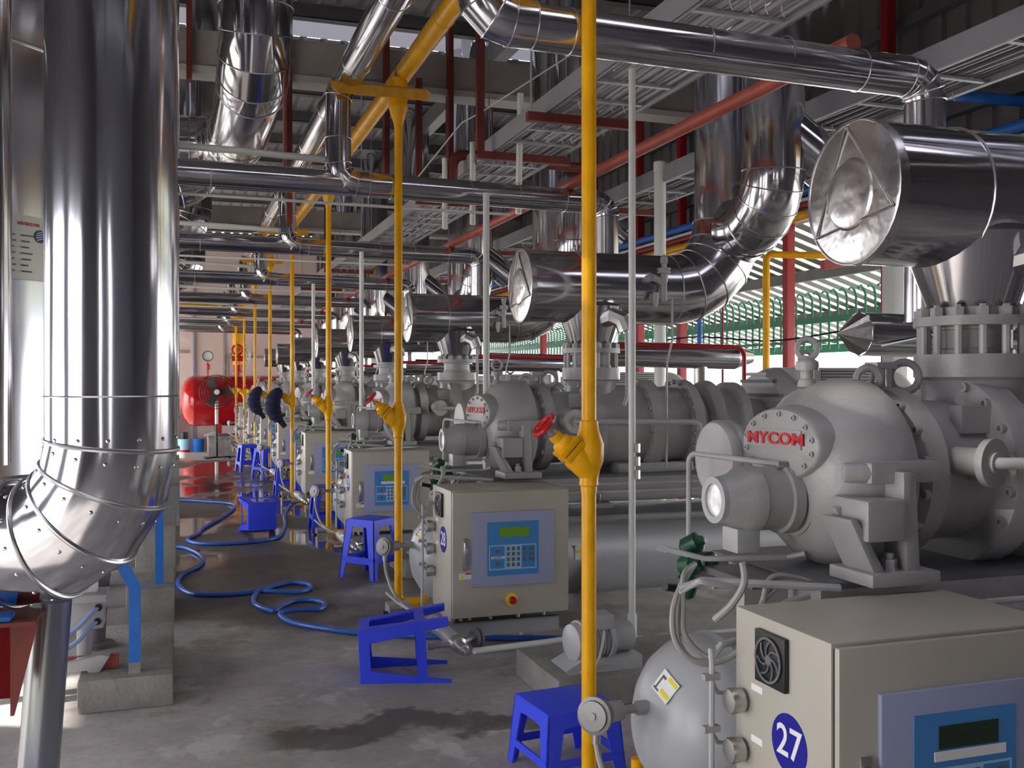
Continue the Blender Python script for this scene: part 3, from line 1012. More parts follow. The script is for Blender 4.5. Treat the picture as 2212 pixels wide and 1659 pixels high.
def make_riser():
    px, py = 1.383, 3.261
    t = thing('yellow_riser_pipe', '', 'pipe', (px, py, 0), 'yellow riser pipes along the aisle')
    MB().cyl((px, py, 0.10), (px, py, 1.16), 0.0265, n=18).build('lower_pipe', YEL, t)
    MB().cyl((px, py, 1.34), (px, py, 3.30), 0.0265, n=18).build('upper_pipe', YEL, t)
    MB().lathe((px, py, 0), (0, 0, 1), [(3.18, 0.0275), (3.20, 0.029), (3.235, 0.040), (3.29, 0.058), (3.31, 0.062), (3.325, 0.063), (3.33, 0.060), (3.50, 0.060)], 24).build('reducer', YEL, t)
    # angle globe valve
    v = MB().lathe((px, py, 0), (0, 0, 1), [(1.11, 0.029), (1.13, 0.029), (1.135, 0.034), (1.145, 0.034), (1.15, 0.032), (1.19, 0.040), (1.22, 0.052), (1.28, 0.054), (1.33, 0.036), (1.36, 0.033), (1.365, 0.027)], 24).build('valve_body', YEL, t)
    d = V(-0.74, 0, 0.67)
    o = V(px, py, 1.225)
    MB().lathe(o, d, [(0, 0.044), (0.03, 0.050), (0.09, 0.050), (0.10, 0.045)], 20).build('valve_neck', YEL, t)
    x, y, dd = frame(d)
    b = MB()
    for r0, t0, t1 in ((0.062, 0.10, 0.122), (0.062, 0.126, 0.148)):
        b.lathe(o, d, [(t0, r0), (t1, r0)], 4, a0=PI / 4)
    for k in range(4):
        a = PI / 4 + PI / 2 * k
        p = o + (x * math.cos(a + PI / 4) + y * math.sin(a + PI / 4)) * 0.0
    b.lathe(o, d, [(0.148, 0.040), (0.165, 0.036), (0.175, 0.024), (0.20, 0.024), (0.20, 0.013)], 16)
    b.build('valve_bonnet', YEL, t, bevel=0.003)
    MB().lathe(o, d, [(0.19, 0.012), (0.205, 0.016), (0.215, 0.016), (0.215, 0.008), (0.255, 0.008)], 10).build('valve_stem', STEEL, t)
    c = o + d.normalized() * 0.25
    b = MB().torus(c, d, 0.045, 0.009, 24, 8)
    for k in range(3):
        a = 2 * PI * k / 3
        q = x * math.cos(a) + y * math.sin(a)
        b.bar(c, c + q * 0.043, 0.011, 0.008, d)
    b.cyl(c - d.normalized() * 0.008, c + d.normalized() * 0.01, 0.013, n=10)
    b.build('handwheel', RED, t)
    # bottom elbow
    MB().tube([(px, py, 0.12)] + arc((px, py, 0.12), (px, py, 0.045), (px + 0.2, py - 0.05, 0.045), 0.04, 6) + [(px + 0.13, py - 0.033, 0.045)], 0.029, 14).build('elbow', YEL, t)
    MB().tube([(px + 0.12, py - 0.031, 0.045)] + arc((px + 0.12, py - 0.031, 0.045), (px + 0.17, py - 0.042, 0.045), (px + 0.17, py - 0.042, 0.2), 0.035, 5) + [(px + 0.17, py - 0.042, 0.16)], 0.024, 12).build('elbow', YEL, t)
    return t


def make_support():
    t = thing('pipe_support_arm', '', 'bracket', (1.25, 3.26, 3.45), 'yellow pipe support arms')
    # angle bar welded across the riser top
    MB().prism([(0.93, 3.20, 3.435), (1.56, 3.20, 3.435), (1.59, 3.20, 3.41), (1.56, 3.20, 3.36), (0.97, 3.20, 3.36), (0.93, 3.20, 3.40)], (0, 0.008, 0)).build('angle_bar', YELD, t, smooth=False)
    MB().box(0.94, 1.57, 3.20, 3.26, 3.427, 3.435).build('angle_bar', YELD, t, smooth=False)
    MB().tube([(1.36, 3.23, 3.40), (1.36, 3.23, 3.56)] + [(1.36 + 0.064 * (1 - math.cos(a)), 3.23, 3.56 + 0.064 * math.sin(a)) for a in (0.5, 1.0, 1.57, 2.1, 2.6)] + [(1.488, 3.23, 3.56), (1.488, 3.23, 3.40)], 0.005, 6).build('u_bolt', GREYD, t)
    return t


def make_suction_duct():
    t = thing('suction_duct', '', 'duct', (2.42, AY, 2.07), 'capped silver suction ducts')
    r = 0.215
    Z = 2.07
    # end cap, slightly dished sheet with a pressed triangle
    MB().lathe((1.965, AY, Z), (-1, 0, 0), [(-0.03, r + 0.003), (-0.002, r + 0.003), (0, r - 0.002), (0.003, r - 0.012), (0.005, 0.12), (0.006, 0.0)], 48).build('end_cap', CAPM, t, sharp=30)
    cap = t.children[-1]
    pts = [V(1.9575, AY + 0.205 * math.sin(a), Z + 0.205 * math.cos(a)) for a in (0.1, 2.18, 4.36)]
    for i in range(3):
        MB().tube([pts[i], pts[(i + 1) % 3]], 0.0036, 6).build('pressed_crease', CAPM, cap)
    MB().lathe((1.9605, AY + 0.005, Z - 0.005), (-1, 0, 0), [(0, 0.110), (0.004, 0.106), (0.007, 0.098), (0.010, 0.06), (0.011, 0)], 32).build('raised_disc', CAPM, cap, sharp=40)
    RX = 3.36
    p = [(1.965, AY, Z)] + [(2.3, AY, Z)] + arc((2, AY, Z), (RX, AY, Z), (RX, AY, 5), 0.42, 5)
    b = MB()
    rings = b.tube(p, r, 36).rings
    b.build('duct_run', CLAD, t, sharp=25)
    for k in range(1, len(rings)):
        bead(rings[k], 0.0045, 'seam_band', SEAM, t)
    bead(rings[0], 0.004, 'seam_band', SEAM, t)
    b = MB()
    b.tube([p[-1], (RX, AY, 5.66)], 0.205, 32)
    b.build('riser', CLADV, t)
    # small tapped elbow cover near the cone
    MB().lathe((2.42, AY, 0), (0, 0, 1), [(1.73, 0.135), (1.745, 0.14), (1.95, 0.215)], 36).build('cone', CLAD, t)
    b = MB()
    b.tube([(2.44, AY - 0.15, 1.87), (2.46, AY - 0.24, 1.885), (2.50, AY - 0.28, 1.86), (2.52, AY - 0.29, 1.80)], 0.05, 10)
    b.build('tap_cover', SEAM, t, sharp=15)
    MB().tube([(2.52, AY - 0.29, 1.80), (2.525, AY - 0.29, 1.66), (2.53, AY - 0.28, 1.42), (2.50, AY - 0.3, 1.36)], 0.012, 8).build('tap_tube', GREYL, t)
    return t


def make_branch():
    t = thing('branch_duct', '', 'duct', (3.36, 1.93, 2.5), 'silver branch ducts joining the suction risers')
    r = 0.18
    p = [(3.36, 1.93, 5.66)] + arc((3.36, 1.93, 5), (3.36, 1.93, 2.44), (3.36, 2.6, 2.44), 0.30, 5) + [(3.36, AY - 0.17, 2.44)]
    b = MB()
    rings = b.tube(p, r, 32).rings
    b.build('duct_run', CLAD, t, sharp=25)
    for k in range(1, len(rings) - 1):
        bead(rings[k], 0.0045, 'seam_band', SEAM, t)
    b = MB()
    b.cyl((3.40, 1.93, 3.0), (3.75, 1.85, 2.72), 0.15, n=28)
    b.build('lateral_stub', CLAD, t)
    MB().tube([(3.55, 1.93, 2.62), (3.55, 1.93, 2.98)], 0.006, 6).build('lateral_seam', SEAM, t)
    # flared saddle collar where the branch meets the riser
    MB().lathe((3.36, AY - 0.17, 2.44), (0, 1, 0), [(-0.10, r + 0.001), (-0.04, r + 0.012), (0.0, r + 0.03)], 32).build('saddle_collar', CLAD, t)
    return t


def make_crossover(right=True):
    t = thing('crossover_pipe', '', 'pipe', (1.0, 3.36, 2.8), 'silver crossover pipes above the aisle')
    Y, Z, r = 3.36, 2.81, 0.082
    RX = 2.93
    MB().tube([(-2.6, Y, Z + 0.03), (1.08, Y, Z)], r, 28).build('clad_extension', CLAD, t)
    p = [(1.10, Y, Z), (2.6, Y, Z - 0.02)] + arc((2, Y, Z - 0.02), (RX, Y, Z - 0.02), (RX, Y, 1), 0.10, 4) + [(RX, Y, 1.78)]
    b = MB()
    rings = b.tube(p, r, 28).rings
    b.build('clad_run', CLAD, t, sharp=25)
    for k in range(1, len(rings) - 1):
        bead(rings[k], 0.003, 'seam_band', SEAM, t)
    for x in (0.2, 1.35, 1.9, 2.25):
        a = MB()
        rr = a.tube([(x - 0.001, Y, Z - 0.004), (x + 0.001, Y, Z - 0.004)], r, 28).rings
        bead(rr[0], 0.003, 'seam_band', SEAM, t)
    # drop leg from the overhead header
    lx = 1.0
    q = [(1.06, Y, 3.50), (lx, Y - 0.005, 3.37), (lx, Y, 3.10)] + arc((lx, Y, 3.1), (lx, Y - 0.012, Z), (1.4, Y - 0.012, Z), 0.12, 3) + [(1.2, Y - 0.012, Z)]
    b = MB()
    rings = b.tube(q, r + 0.003, 24).rings
    b.build('drop_leg', CLAD, t, sharp=20)
    for k in range(1, len(rings)):
        bead(rings[k], 0.003, 'seam_band', SEAM, t)
    return t


def make_discharge():
    t = thing('discharge_pipe', '', 'pipe', (3.6, 3.82, 1.72), 'silver discharge pipes with pleated conical caps')
    r = 0.10
    o = (2.96, 3.82, 1.72)
    MB().cyl(o, (4.25, 3.82, 1.70), r, n=28).build('clad_run', CLAD, t)
    b = MB()
    n = 20
    vs = [V(2.84, 3.82, 1.72)] + [V(2.965, 3.82 + (r + (0.006 if i % 2 else -0.002)) * math.cos(2 * PI * i / n), 1.72 + (r + (0.006 if i % 2 else -0.002)) * math.sin(2 * PI * i / n)) for i in range(n)]
    b.add(vs, [(0, 1 + (i + 1) % n, 1 + i) for i in range(n)])
    b.build('conical_cap', CAPM, t, smooth=False)
    MB().lathe((4.25, 3.82, 1.70), (1, 0, 0), [(0, r), (0.16, 0.05), (0.18, 0)], 24).build('tapered_end', CLAD, t)
    MB().tube([(3.0, 3.72, 1.66), (3.3, 3.70, 1.72)], 0.006, 6).build('strap', SEAM, t)
    MB().cyl((3.95, 3.82, 1.70), (3.95, 3.82, 0.0), 0.055, n=16).build('drop_pipe', STEEL, t)
    return t


def make_relief():
    t = thing('relief_valve', '', 'valve', (2.78, 2.19, 2.0), 'grey relief valves beside the suction ducts')
    x, y = 2.78, 2.19
    MB().lathe((x, y, 0), (0, 0, 1), [(1.98, 0.0), (1.98, 0.02), (2.0, 0.018), (2.09, 0.018), (2.095, 0.022), (2.14, 0.024), (2.145, 0.04), (2.155, 0.04), (2.157, 0.034), (2.163, 0.034), (2.165, 0.04), (2.175, 0.04), (2.177, 0.016), (2.20, 0.016), (2.205, 0.022), (2.24, 0.022), (2.25, 0.012), (2.26, 0)], 16).build('valve_body', GREYL, t)
    b = MB().cyl((x, y, 2.09), (x - 0.075, y, 2.12), 0.02, n=10)
    b.cyl((x - 0.075, y, 2.12), (x - 0.09, y + 0.09, 2.11), 0.022, n=10)
    b.build('inlet_stub', GREYL, t)
    b = MB().lathe((x - 0.055, y, 0), (0, 0, 1), [(1.94, 0.008), (1.965, 0.016), (2.03, 0.018), (2.035, 0.0)], 10)
    b.cyl((x, y, 2.02), (x - 0.055, y, 2.02), 0.01, n=8)
    b.build('test_valve', GREYL, t)
    MB().tube([(x, y, 2.015), (x + 0.04, y, 2.015), (x + 0.052, y, 2.0), (x + 0.055, y, 1.75), (x + 0.02, y, 1.62), (x + 0.015, y, 1.0)], 0.007, 8).build('vent_tube', GREYL, t)
    return t


def make_solenoids():
    t = thing('solenoid_valve_block', '', 'valve', (1.50, 2.72, 0.9), 'green solenoid valve blocks')
    b = MB()
    b.box(1.50, 1.62, 2.70, 2.78, 0.855, 0.90)
    b.build('manifold', GREYL, t, bevel=0.004)
    for c, d in (((1.50, 2.70, 0.985), (0.4, -0.5, 0.35)), ((1.56, 2.72, 0.925), (0.3, -0.8, 0.1)), ((1.47, 2.66, 0.93), (0.2, -0.8, 0.2)), ((1.46, 2.66, 0.865), (0.1, -0.3, 1))):
        c, d = V(c), V(d).normalized()
        MB().lathe(c - d * 0.035, d, [(0, 0.022), (0.01, 0.032), (0.06, 0.034), (0.066, 0.02), (0.08, 0.012), (0.082, 0)], 12, a0=0.3).build('coil', GREEN, t)
    MB().cyl((1.45, 2.66, 0.855), (1.37, 2.63, 0.875), 0.012, n=8).build('plug', BLACK, t)
    MB().tube([(1.39, 2.68, 0.985), (1.42, 2.66, 0.975), (1.50, 2.62, 0.955), (1.56, 2.6, 0.955), (1.75, 2.55, 0.957), (1.78, 2.5, 0.975)], 0.009, 8).build('oil_tube', GREYL, t)
    MB().lathe((1.375, 2.69, 0.988), (1, -0.5, -0.3), [(0, 0.013), (0.03, 0.013)], 6).build('union_nut', GREYL, t)
    return t


def make_cables():
    t = thing('cable_bundle', '', 'cable', (1.4, 2.5, 0.9), 'grey cable loops behind the cabinets')
    MB().tube(spline([(1.47, 2.40, 0.93), (1.36, 2.40, 0.955), (1.345, 2.42, 0.95), (1.31, 2.45, 0.92)], 5), 0.008, 8).build('conduit_arm', GREYL, t)
    MB().tube([(1.31, 2.45, 0.93), (1.36, 2.42, 0.955), (1.75, 2.34, 0.925)], 0.011, 8).build('conduit_arm', GREYL, t)
    for k, (dx, dz) in enumerate(((0, 0), (0.012, -0.008), (0.03, 0.012))):
        MB().tube(spline([(1.45, 2.62, 0.96), (1.36, 2.52, 0.94 + dz), (1.305 + dx, 2.48, 0.87), (1.30 + dx, 2.46, 0.79 + dz), (1.345 + dx, 2.44, 0.735 + dz), (1.44, 2.42, 0.735), (1.52, 2.40, 0.80), (1.60, 2.40, 0.875), (1.68, 2.38, 0.90)], 6), 0.0085, 8).build('cable', CABLE, t)
    for dx in (0, 0.02, 0.04):
        MB().tube(spline([(1.50 + dx, 2.36, 0.74), (1.50 + dx, 2.40, 0.80), (1.57, 2.42, 0.90 + dx), (1.66, 2.42, 0.925 + dx * 0.5), (1.78, 2.40, 0.90), (1.84, 2.36, 0.885)], 6), 0.0075, 8).build('cable', CABLE, t)
    MB().tube(spline([(1.44, 2.34, 1.015), (1.445, 2.34, 0.96), (1.42, 2.36, 0.90), (1.39, 2.40, 0.85)], 6), 0.010, 8).build('cable', CABLE, t)
    return t


def make_filter():
    t = thing('oil_filter', '', 'filter', (1.33, 1.8, 0.15), 'grey canister filters below the cabinets')
    p0, p1 = V(1.30, 2.01, 0.21), V(1.375, 1.56, 0.145)
    d = (p1 - p0)
    L = d.length
    MB().lathe(p0, d, [(-0.02, 0.0), (-0.015, 0.025), (0, 0.036), (0.02, 0.040), (L * 0.62, 0.040), (L * 0.64, 0.034), (L * 0.68, 0.03)], 20).build('canister', GREYL, t)
    b = MB().lathe(p0, d, [(L * 0.66, 0.042), (L * 0.76, 0.042), (L * 0.78, 0.028), (L * 0.9, 0.028), (L * 0.91, 0.018), (L, 0.016), (L + 0.002, 0)], 10)
    e = p0 + d * 0.72
    b.cyl(e, e + V(-0.12, 0.03, -0.01), 0.014, n=8)
    b.lathe(e + V(-0.12, 0.03, -0.01), (-1, 0.2, 0), [(0, 0.02), (0.03, 0.02)], 6)
    b.cyl(e, e + V(0.13, 0.06, 0.02), 0.02, n=10)
    b.build('valve_end', STEEL, t)
    MB().lathe(e + V(0.10, 0.05, 0.01), (1, 0.3, 0), [(0, 0.05), (0.014, 0.05), (0.015, 0.03), (0.022, 0.03), (0.023, 0.05), (0.037, 0.05)], 20).build('flange', GREYD, t)
    n = V(-0.75, -0.3, 0.6).normalized()
    u = d.normalized()
    c = p0 + d * 0.30 + n * 0.040
    MB().box(-0.03, 0.03, -0.018, 0.018, -0.002, 0.002, basis(c, u, n.cross(u))).build('label', WHITE, t, smooth=False)
    MB().box(0.0, 0.024, -0.010, 0.006, 0.002, 0.003, basis(c, u, n.cross(u))).build('label', LYEL, t, smooth=False)
    return t


def make_sensor_cable():
    t = thing('sensor_cable', '', 'cable', (1.19, 2.75, 0.42), 'pale cables drooping from the level sensors')
    MB().tube(spline([(1.19, 2.75, 0.42), (1.19, 2.70, 0.35), (1.20, 2.55, 0.27), (1.22, 2.28, 0.23), (1.30, 2.16, 0.20), (1.42, 2.08, 0.19)], 6), 0.0095, 8).build('cable', CABLE, t)
    MB().tube(spline([(1.15, 2.50, 0.275), (1.20, 2.36, 0.235), (1.27, 2.18, 0.205), (1.34, 2.12, 0.19)], 6), 0.009, 8).build('cable', CABLE, t)
    MB().tube(spline([(1.27, 2.2, 0.20), (1.22, 2.16, 0.18), (1.21, 2.12, 0.155), (1.25, 2.08, 0.135), (1.31, 2.06, 0.14), (1.34, 2.08, 0.17)], 6), 0.006, 8).build('loop', CABLE, t)
    return t


def make_jbox():
    t = thing('bracket_box', '', 'box', (1.25, 2.72, 0), 'grey open boxes at the riser feet')
    b = MB()
    b.box(1.19, 1.20, 2.62, 2.74, 0.0, 0.17)
    b.box(1.20, 1.33, 2.62, 2.74, 0.15, 0.17)
    b.box(1.20, 1.33, 2.62, 2.74, 0.06, 0.075)
    b.build('bent_plate', GREY, t, smooth=False)
    MB().cyl((1.19, 2.66, 0.115), (1.155, 2.65, 0.12), 0.016, n=10).build('gland', BLACK, t)
    return t


def make_fire_pipe():
    t = thing('red_fire_pipe', '', 'pipe', (3.95, 3.18, 0.0), 'red pipes crossing behind the compressors')
    yy = 3.18
    MB().tube([(2.75, yy, 1.76), (3.80, yy, 1.755)] + arc((3.5, yy, 1.755), (3.95, yy, 1.755), (3.95, yy, 1.0), 0.07, 4) + [(3.95, yy, 0.0)], 0.017, 10).build('pipe_run', RED, t)
    return t


XF = Matrix.Translation((2.02, 2.64, 1.5)) @ Matrix.Scale(1.05, 4) @ Matrix.Translation((-1.965, -2.45, -1.5))
comp = make_compressor()
motor = make_motor()
skid = make_skid()
duct = make_suction_duct()
branch = make_branch()
relief = make_relief()
XF = Matrix.Identity(4)
sep = make_separator()
cab = make_cabinet()
riser = make_riser()
sup = make_support()
cross = make_crossover()
disch = make_discharge()
XF = Matrix.Translation((0.04, 0.10, 0))
sol = make_solenoids()
XF = Matrix.Identity(4)
cabl = make_cables()
filt = make_filter()
scab = make_sensor_cable()
jbox = make_jbox()
fire = make_fire_pipe()

HIDE_FAR = NEAR + ('bolt', 'stud')
WHERE = ['nearest', 'second', 'third', 'fourth', 'fifth', 'sixth', 'seventh', 'farthest']
LABEL = {
    comp.name: lambda k: ['nearest grey screw compressor, red lettering readable on its end boss', 'second grey screw compressor, above the cabinet marked 28'][k] if k < 2 else f'{WHERE[k]} grey screw compressor from the camera, its dome partly behind a yellow riser',
    motor.name: lambda k: f'{WHERE[k]} grey electric motor with louvred end, coupled to the {WHERE[k]} compressor',
    skid.name: lambda k: f'{WHERE[k]} dark steel skid plate, carrying the {WHERE[k]} compressor of the row',
    sep.name: lambda k: ['nearest grey separator vessel, domed head beside the cabinet marked 27', 'grey separator vessel whose pale head shows left of the cabinet marked 28'][k] if k < 2 else f'{WHERE[k]} grey separator vessel with pale domed head behind its cabinet',
    cab.name: lambda k: ['large beige control cabinet marked 27, cut by the lower right corner', 'beige control cabinet marked 28 with green display and red stop button', 'beige control cabinet with papers lying on its top'][k] if k < 3 else f'{WHERE[k]} beige control cabinet from the camera along the aisle',
    riser.name: lambda k: f'{WHERE[k]} yellow riser pipe with side valve, counted from the camera',
    sup.name: lambda k: f'{WHERE[k]} yellow angle-bar arm on top of the {WHERE[k]} yellow riser',
    duct.name: lambda k: ['large silver duct with shiny dented round end cap, upper right', 'silver duct with round cap behind the nearest yellow riser, bending up into the roof'][k] if k < 2 else f'{WHERE[k]} silver duct with round end cap, above the {WHERE[k]} compressor',
    branch.name: lambda k: f'silver bent branch duct dropping into the riser of the {WHERE[k]} capped duct',
    cross.name: lambda k: ['nearest silver crossover pipe, running across the top of the view', 'second silver crossover pipe, its drop leg left of the yellow header'][k] if k < 2 else f'{WHERE[k]} silver crossover pipe above the aisle, with a bent drop leg',
    disch.name: lambda k: ['silver pipe with bright pleated conical cap below the large capped duct'][k] if k < 1 else f'silver pipe with pleated conical cap behind the {WHERE[k]} compressor',
    relief.name: lambda k: f'small grey relief valve with thin vent tube in front of the {WHERE[k]} capped duct',
    sol.name: lambda k: f'cluster of dark green solenoid valves behind the {WHERE[k]} control cabinet',
    cabl.name: lambda k: f'looped grey cables and conduit above the rear of the {WHERE[k]} cabinet',
    filt.name: lambda k: f'slanted grey canister filter poking out below the {WHERE[k]} cabinet',
    scab.name: lambda k: f'pale cable drooping from the level sensor of the {WHERE[k]} vessel',
    jbox.name: lambda k: f'small grey bent-plate box on the floor near the foot of the {WHERE[k]} riser',
    fire.name: lambda k: f'thin red pipe crossing behind the {WHERE[k]} compressor',
}
ROW = [comp, motor, skid, sep, cab, riser, sup, duct, branch, cross, disch, relief, sol, cabl, filt, scab, jbox, fire]
CAB = [cab]
for k in range(1, 8):
    for o in ROW:
        if o is filt and k > 4:
            continue
        skip = () if k < 2 else (('bolt', 'stud') if k == 2 else ('bolt', 'stud', 'nut', 'fan_blade', 'fan_ring', 'fan_hub', 'tube_clip', 'sender_label', 'pictogram', 'yellow_band', 'warning_triangle', 'red_band', 'panel_lettering', 'lettering', 'seam_band' if k > 3 else '-'))
        c = copy_tree(o, (0, PITCH * k, 0), LABEL[o.name](k), skip)
        if o is cab:
            CAB.append(c)
for o in ROW:
    o['label'] = LABEL[o.name](0)
for ch in list(fire.children) + [fire]:
    D.objects.remove(ch)              # the first of these stands behind the second compressor
for k, num in ((0, '27'), (1, '28'), (2, '29')):
    c = CAB[k]
    dy = PITCH * k
    s = MB().lathe((1.383, 2.085 + dy, 0.635), (-1, 0, 0), [(0, 0.072), (0.0015, 0.072), (0.0015, 0)], 36).build('number_sticker', NAVYB, c)
    text(num, 0.105, WHITE, s, basis((1.3814, 2.085 + dy, 0.635), (0, -1, 0), (0, 0, 1)), 'numerals', 0.0004, 0.0012)
# the nearest valve sits a little lower on its pipe
for ch in riser.children:
    if ch.name.split('.')[0] in ('valve_neck', 'valve_bonnet', 'valve_stem', 'handwheel'):
        ch.location = ch.location + V(0.015, 0, -0.045)
for k in (0, 2):
    for ch in CAB[k].children:
        if ch.name.startswith('door') and not ch.name.startswith('door_g'):
            dy = PITCH * k
            MB().box(1.628, 1.832, 1.879 + dy, 1.8815 + dy, 0.637, 0.659).build('label_strip', WHITE, ch, smooth=False)
# cabinet 27 stands a hand's width nearer; its display is off
CAB[0].location.y -= 0.045
cross.location.z -= 0.035
for ch in list(cross.children):
    if ch.name.startswith('clad_extension'):
        D.objects.remove(ch)          # the nearest crossover starts at its drop leg
for ch in CAB[0].children:
    if ch.name.startswith('door'):
        for g in ch.children:
            if g.name.startswith('display'):
                me = g.data.copy()
                me.materials.clear()
                me.materials.append(LCDOFF)
                g.data = me

# ------------------------------------------------------------------ overhead headers, trays and service pipes
t = thing('silver_header', 'long silver clad header pipe running down the hall left of the yellow header', 'pipe', (1.06, 1.0, 3.5))
rr = MB().tube([(1.06, 0.6, 3.5), (1.06, 26.2, 3.5)], 0.092, 28)
rr.build('clad_run', CLAD, t)
for i in range(22):
    y = 1.6 + i * 1.15
    bead(MB().tube([(1.06, y, 3.5), (1.06, y + 0.01, 3.5)], 0.092, 24).rings[0], 0.0032, 'seam_band', SEAM, t)
t = thing('yellow_header', 'thick yellow header pipe running down the hall, feeding the yellow risers', 'pipe', (1.42, 1.0, 3.55))
MB().tube([(1.42, 0.6, 3.55), (1.42, 26.4, 3.55)], 0.062, 24).build('pipe_run', YEL, t)
for i in range(8):
    y = 2.2 + i * PITCH
    MB().torus((1.42, y, 3.55), (0, 1, 0), 0.0615, 0.004, 24, 6).build('weld', YELD, t)


def tray(x0, x1, z, y0, y1, lb, cables, rail_h):
    t = thing('cable_tray', lb, 'cable tray', ((x0 + x1) / 2, y0, z), 'long cable trays')
    for x, s in ((x0, 1), (x1, -1)):
        b = MB().box(x - 0.006, x + 0.006, y0, y1, z, z + rail_h)
        b.box(min(x, x + s * 0.03), max(x, x + s * 0.03), y0, y1, z, z + 0.008)
        b.build('side_rail', GALVW, t, smooth=False)
    rung = None
    st = 0.40 if cables > 10 else 0.62
    n = int((y1 - y0) / st)
    for i in range(n):
        y = y0 + 0.1 + i * st
        if rung is None:
            rung = MB().box(x0, x1, y, y + 0.035, z + 0.006, z + 0.022).build('rung', GALV if cables > 10 else GALVW, t, smooth=False)
            ry = y
        else:
            c = rung.copy()
            COL.objects.link(c)
            c.location = (0, y - ry, 0)
    b = MB()
    for i in range(cables):
        x = x0 + 0.05 + (x1 - x0 - 0.1) * i / (cables - 1)
        zz = z + 0.045 + random.uniform(-0.008, 0.012)
        pts = []
        k = 24
        for j in range(k + 1):
            pts.append((x + random.uniform(-0.014, 0.014), y0 + (y1 - y0) * j / k, zz + random.uniform(-0.01, 0.006)))
        b.tube(pts, random.uniform(0.011, 0.018), 6)
    o = b.build('cable_run', mat('tray_cables', (0.36, 0.345, 0.37), 0.55) if cables > 10 else GREYD, t)
    o['kind'] = 'stuff'
    tie = None
    for i in range(26):
        y = y0 + 0.12 + i * 0.9
        for j in range(4):
            x = x0 + 0.12 + 0.1 * j
            if x > x1 - 0.05:
                continue
            p = V(x, y, z + 0.01)
            if tie is None:
                tie = MB().tube([p, p + V(-0.006, -0.01, -0.03), p + V(0.008, -0.012, -0.06)], 0.003, 4).build('tie_tail', ROPE, t)
                tp = p
            else:
                c = tie.copy()
                COL.objects.link(c)
                c.location = p - tp + V(random.uniform(-0.02, 0.02), 0, 0)
    return t


tray(2.34, 2.92, 3.30, 2.2, 26.5, 'pale cable tray full of grey cables hung right of the yellow header', 13, 0.13)
tray(4.15, 4.66, 3.30, 2.2, 26.5, 'pale cable tray with dark underside, farther right near the open side', 7, 0.15)
for i, y in enumerate((6.24, 7.42, 9.5, 12.7, 15.9, 19.1)):
    t = thing('tray_hanger', f'{WHERE[i]} dark red steel hanger under the cable-filled tray, counted from the camera', 'hanger', (2.6, y, 3.26), 'red tray hangers')
    MB().bar((2.20, y, 3.265), (2.98, y, 3.265), 0.055, 0.06).build('cross_bar', PRIM, t, smooth=False)
    if i in (1, 2, 4):
        MB().bar((2.23, y, 3.27), (2.23, y, 4.46 if i == 2 else 5.28), 0.05, 0.06, (1, 0, 0)).build('drop_bar', PRIM, t, smooth=False)
    else:
        MB().cyl((2.23, y, 3.27), (2.23, y, 5.54), 0.007, n=6).build('hanger_rod', GALV, t)
    MB().cyl((2.95, y, 3.27), (2.95, y, 5.54), 0.007, n=6).build('hanger_rod', GALV, t)
for i, y in enumerate((9.4, 13.0, 17.0)):
    t = thing('tray_hanger', f'{WHERE[i]} dark red hanger under the right-hand tray near the open side', 'hanger', (4.4, y, 3.26), 'red tray hangers')
    MB().bar((4.02, y, 3.265), (4.76, y, 3.265), 0.055, 0.06).build('cross_bar', PRIM, t, smooth=False)
    MB().bar((4.05, y, 3.27), (4.05, y, 5.28), 0.06, 0.06, (1, 0, 0)).build('drop_bar', PRIM, t, smooth=False)
tag(MB().tube([(2.64, 3.44, 2.90), (2.64, 25.5, 2.90)], 0.037, 14).build('primed_pipe', PRIML, loc=(2.64, 3.44, 2.9)), 'long light red primed pipe running diagonally in front of the silver risers', 'pipe')
tag(MB().tube([(2.22, 8.2, 3.12)] + arc((2.22, 8.2, 3.12), (2.22, 8.2, 3.44), (3.4, 8.2, 3.44), 0.10, 4) + [(3.5, 8.2, 3.40)], 0.045, 12).build('bent_pipe', PRIM, loc=(2.22, 8.2, 3.1)), 'bent dark red pipe crossing over the cable-filled tray', 'pipe')
# a loose white cord tied between the trays
tag(MB().tube([(1.75, 8.1, 3.02), (2.13, 7.6, 3.55), (2.24, 7.42, 3.60), (2.75, 6.6, 3.90)], 0.006, 5).build('tie_cord', ROPE, loc=(1.75, 8.1, 3.0)), 'thin white cord stretched slanting above the second crossover pipe', 'cord')

# dark red droppers on the beam
for i, (x, y, z0, z1, lb) in enumerate(((1.01, 9.72, 3.0, 5.2, 'broad dark red dropper on the concrete beam, left of the overhead headers'),
                                        (1.95, 9.72, 3.5, 5.2, 'short dark red dropper on the concrete beam behind the yellow header'),
                                        (2.60, 9.72, 3.6, 5.2, 'dark red dropper on the concrete beam above the cable-filled tray'),
                                        (0.66, 6.655, 2.86, 3.50, 'thin rust-red strap between overhead duct and crossover pipe'),
                                        (0.1, 9.72, 4.3, 5.4, 'rust-red stub on the beam beside the overhead duct'))):
    tag(MB().bar((x, y, z0), (x, y, z1), 0.13 if i != 3 else 0.05, 0.05 if i != 3 else 0.012, (1, 0, 0)).build('red_dropper', PRIM if i != 3 else PRIML, loc=(x, y, z0), smooth=False), lb, 'hanger', 'red droppers')

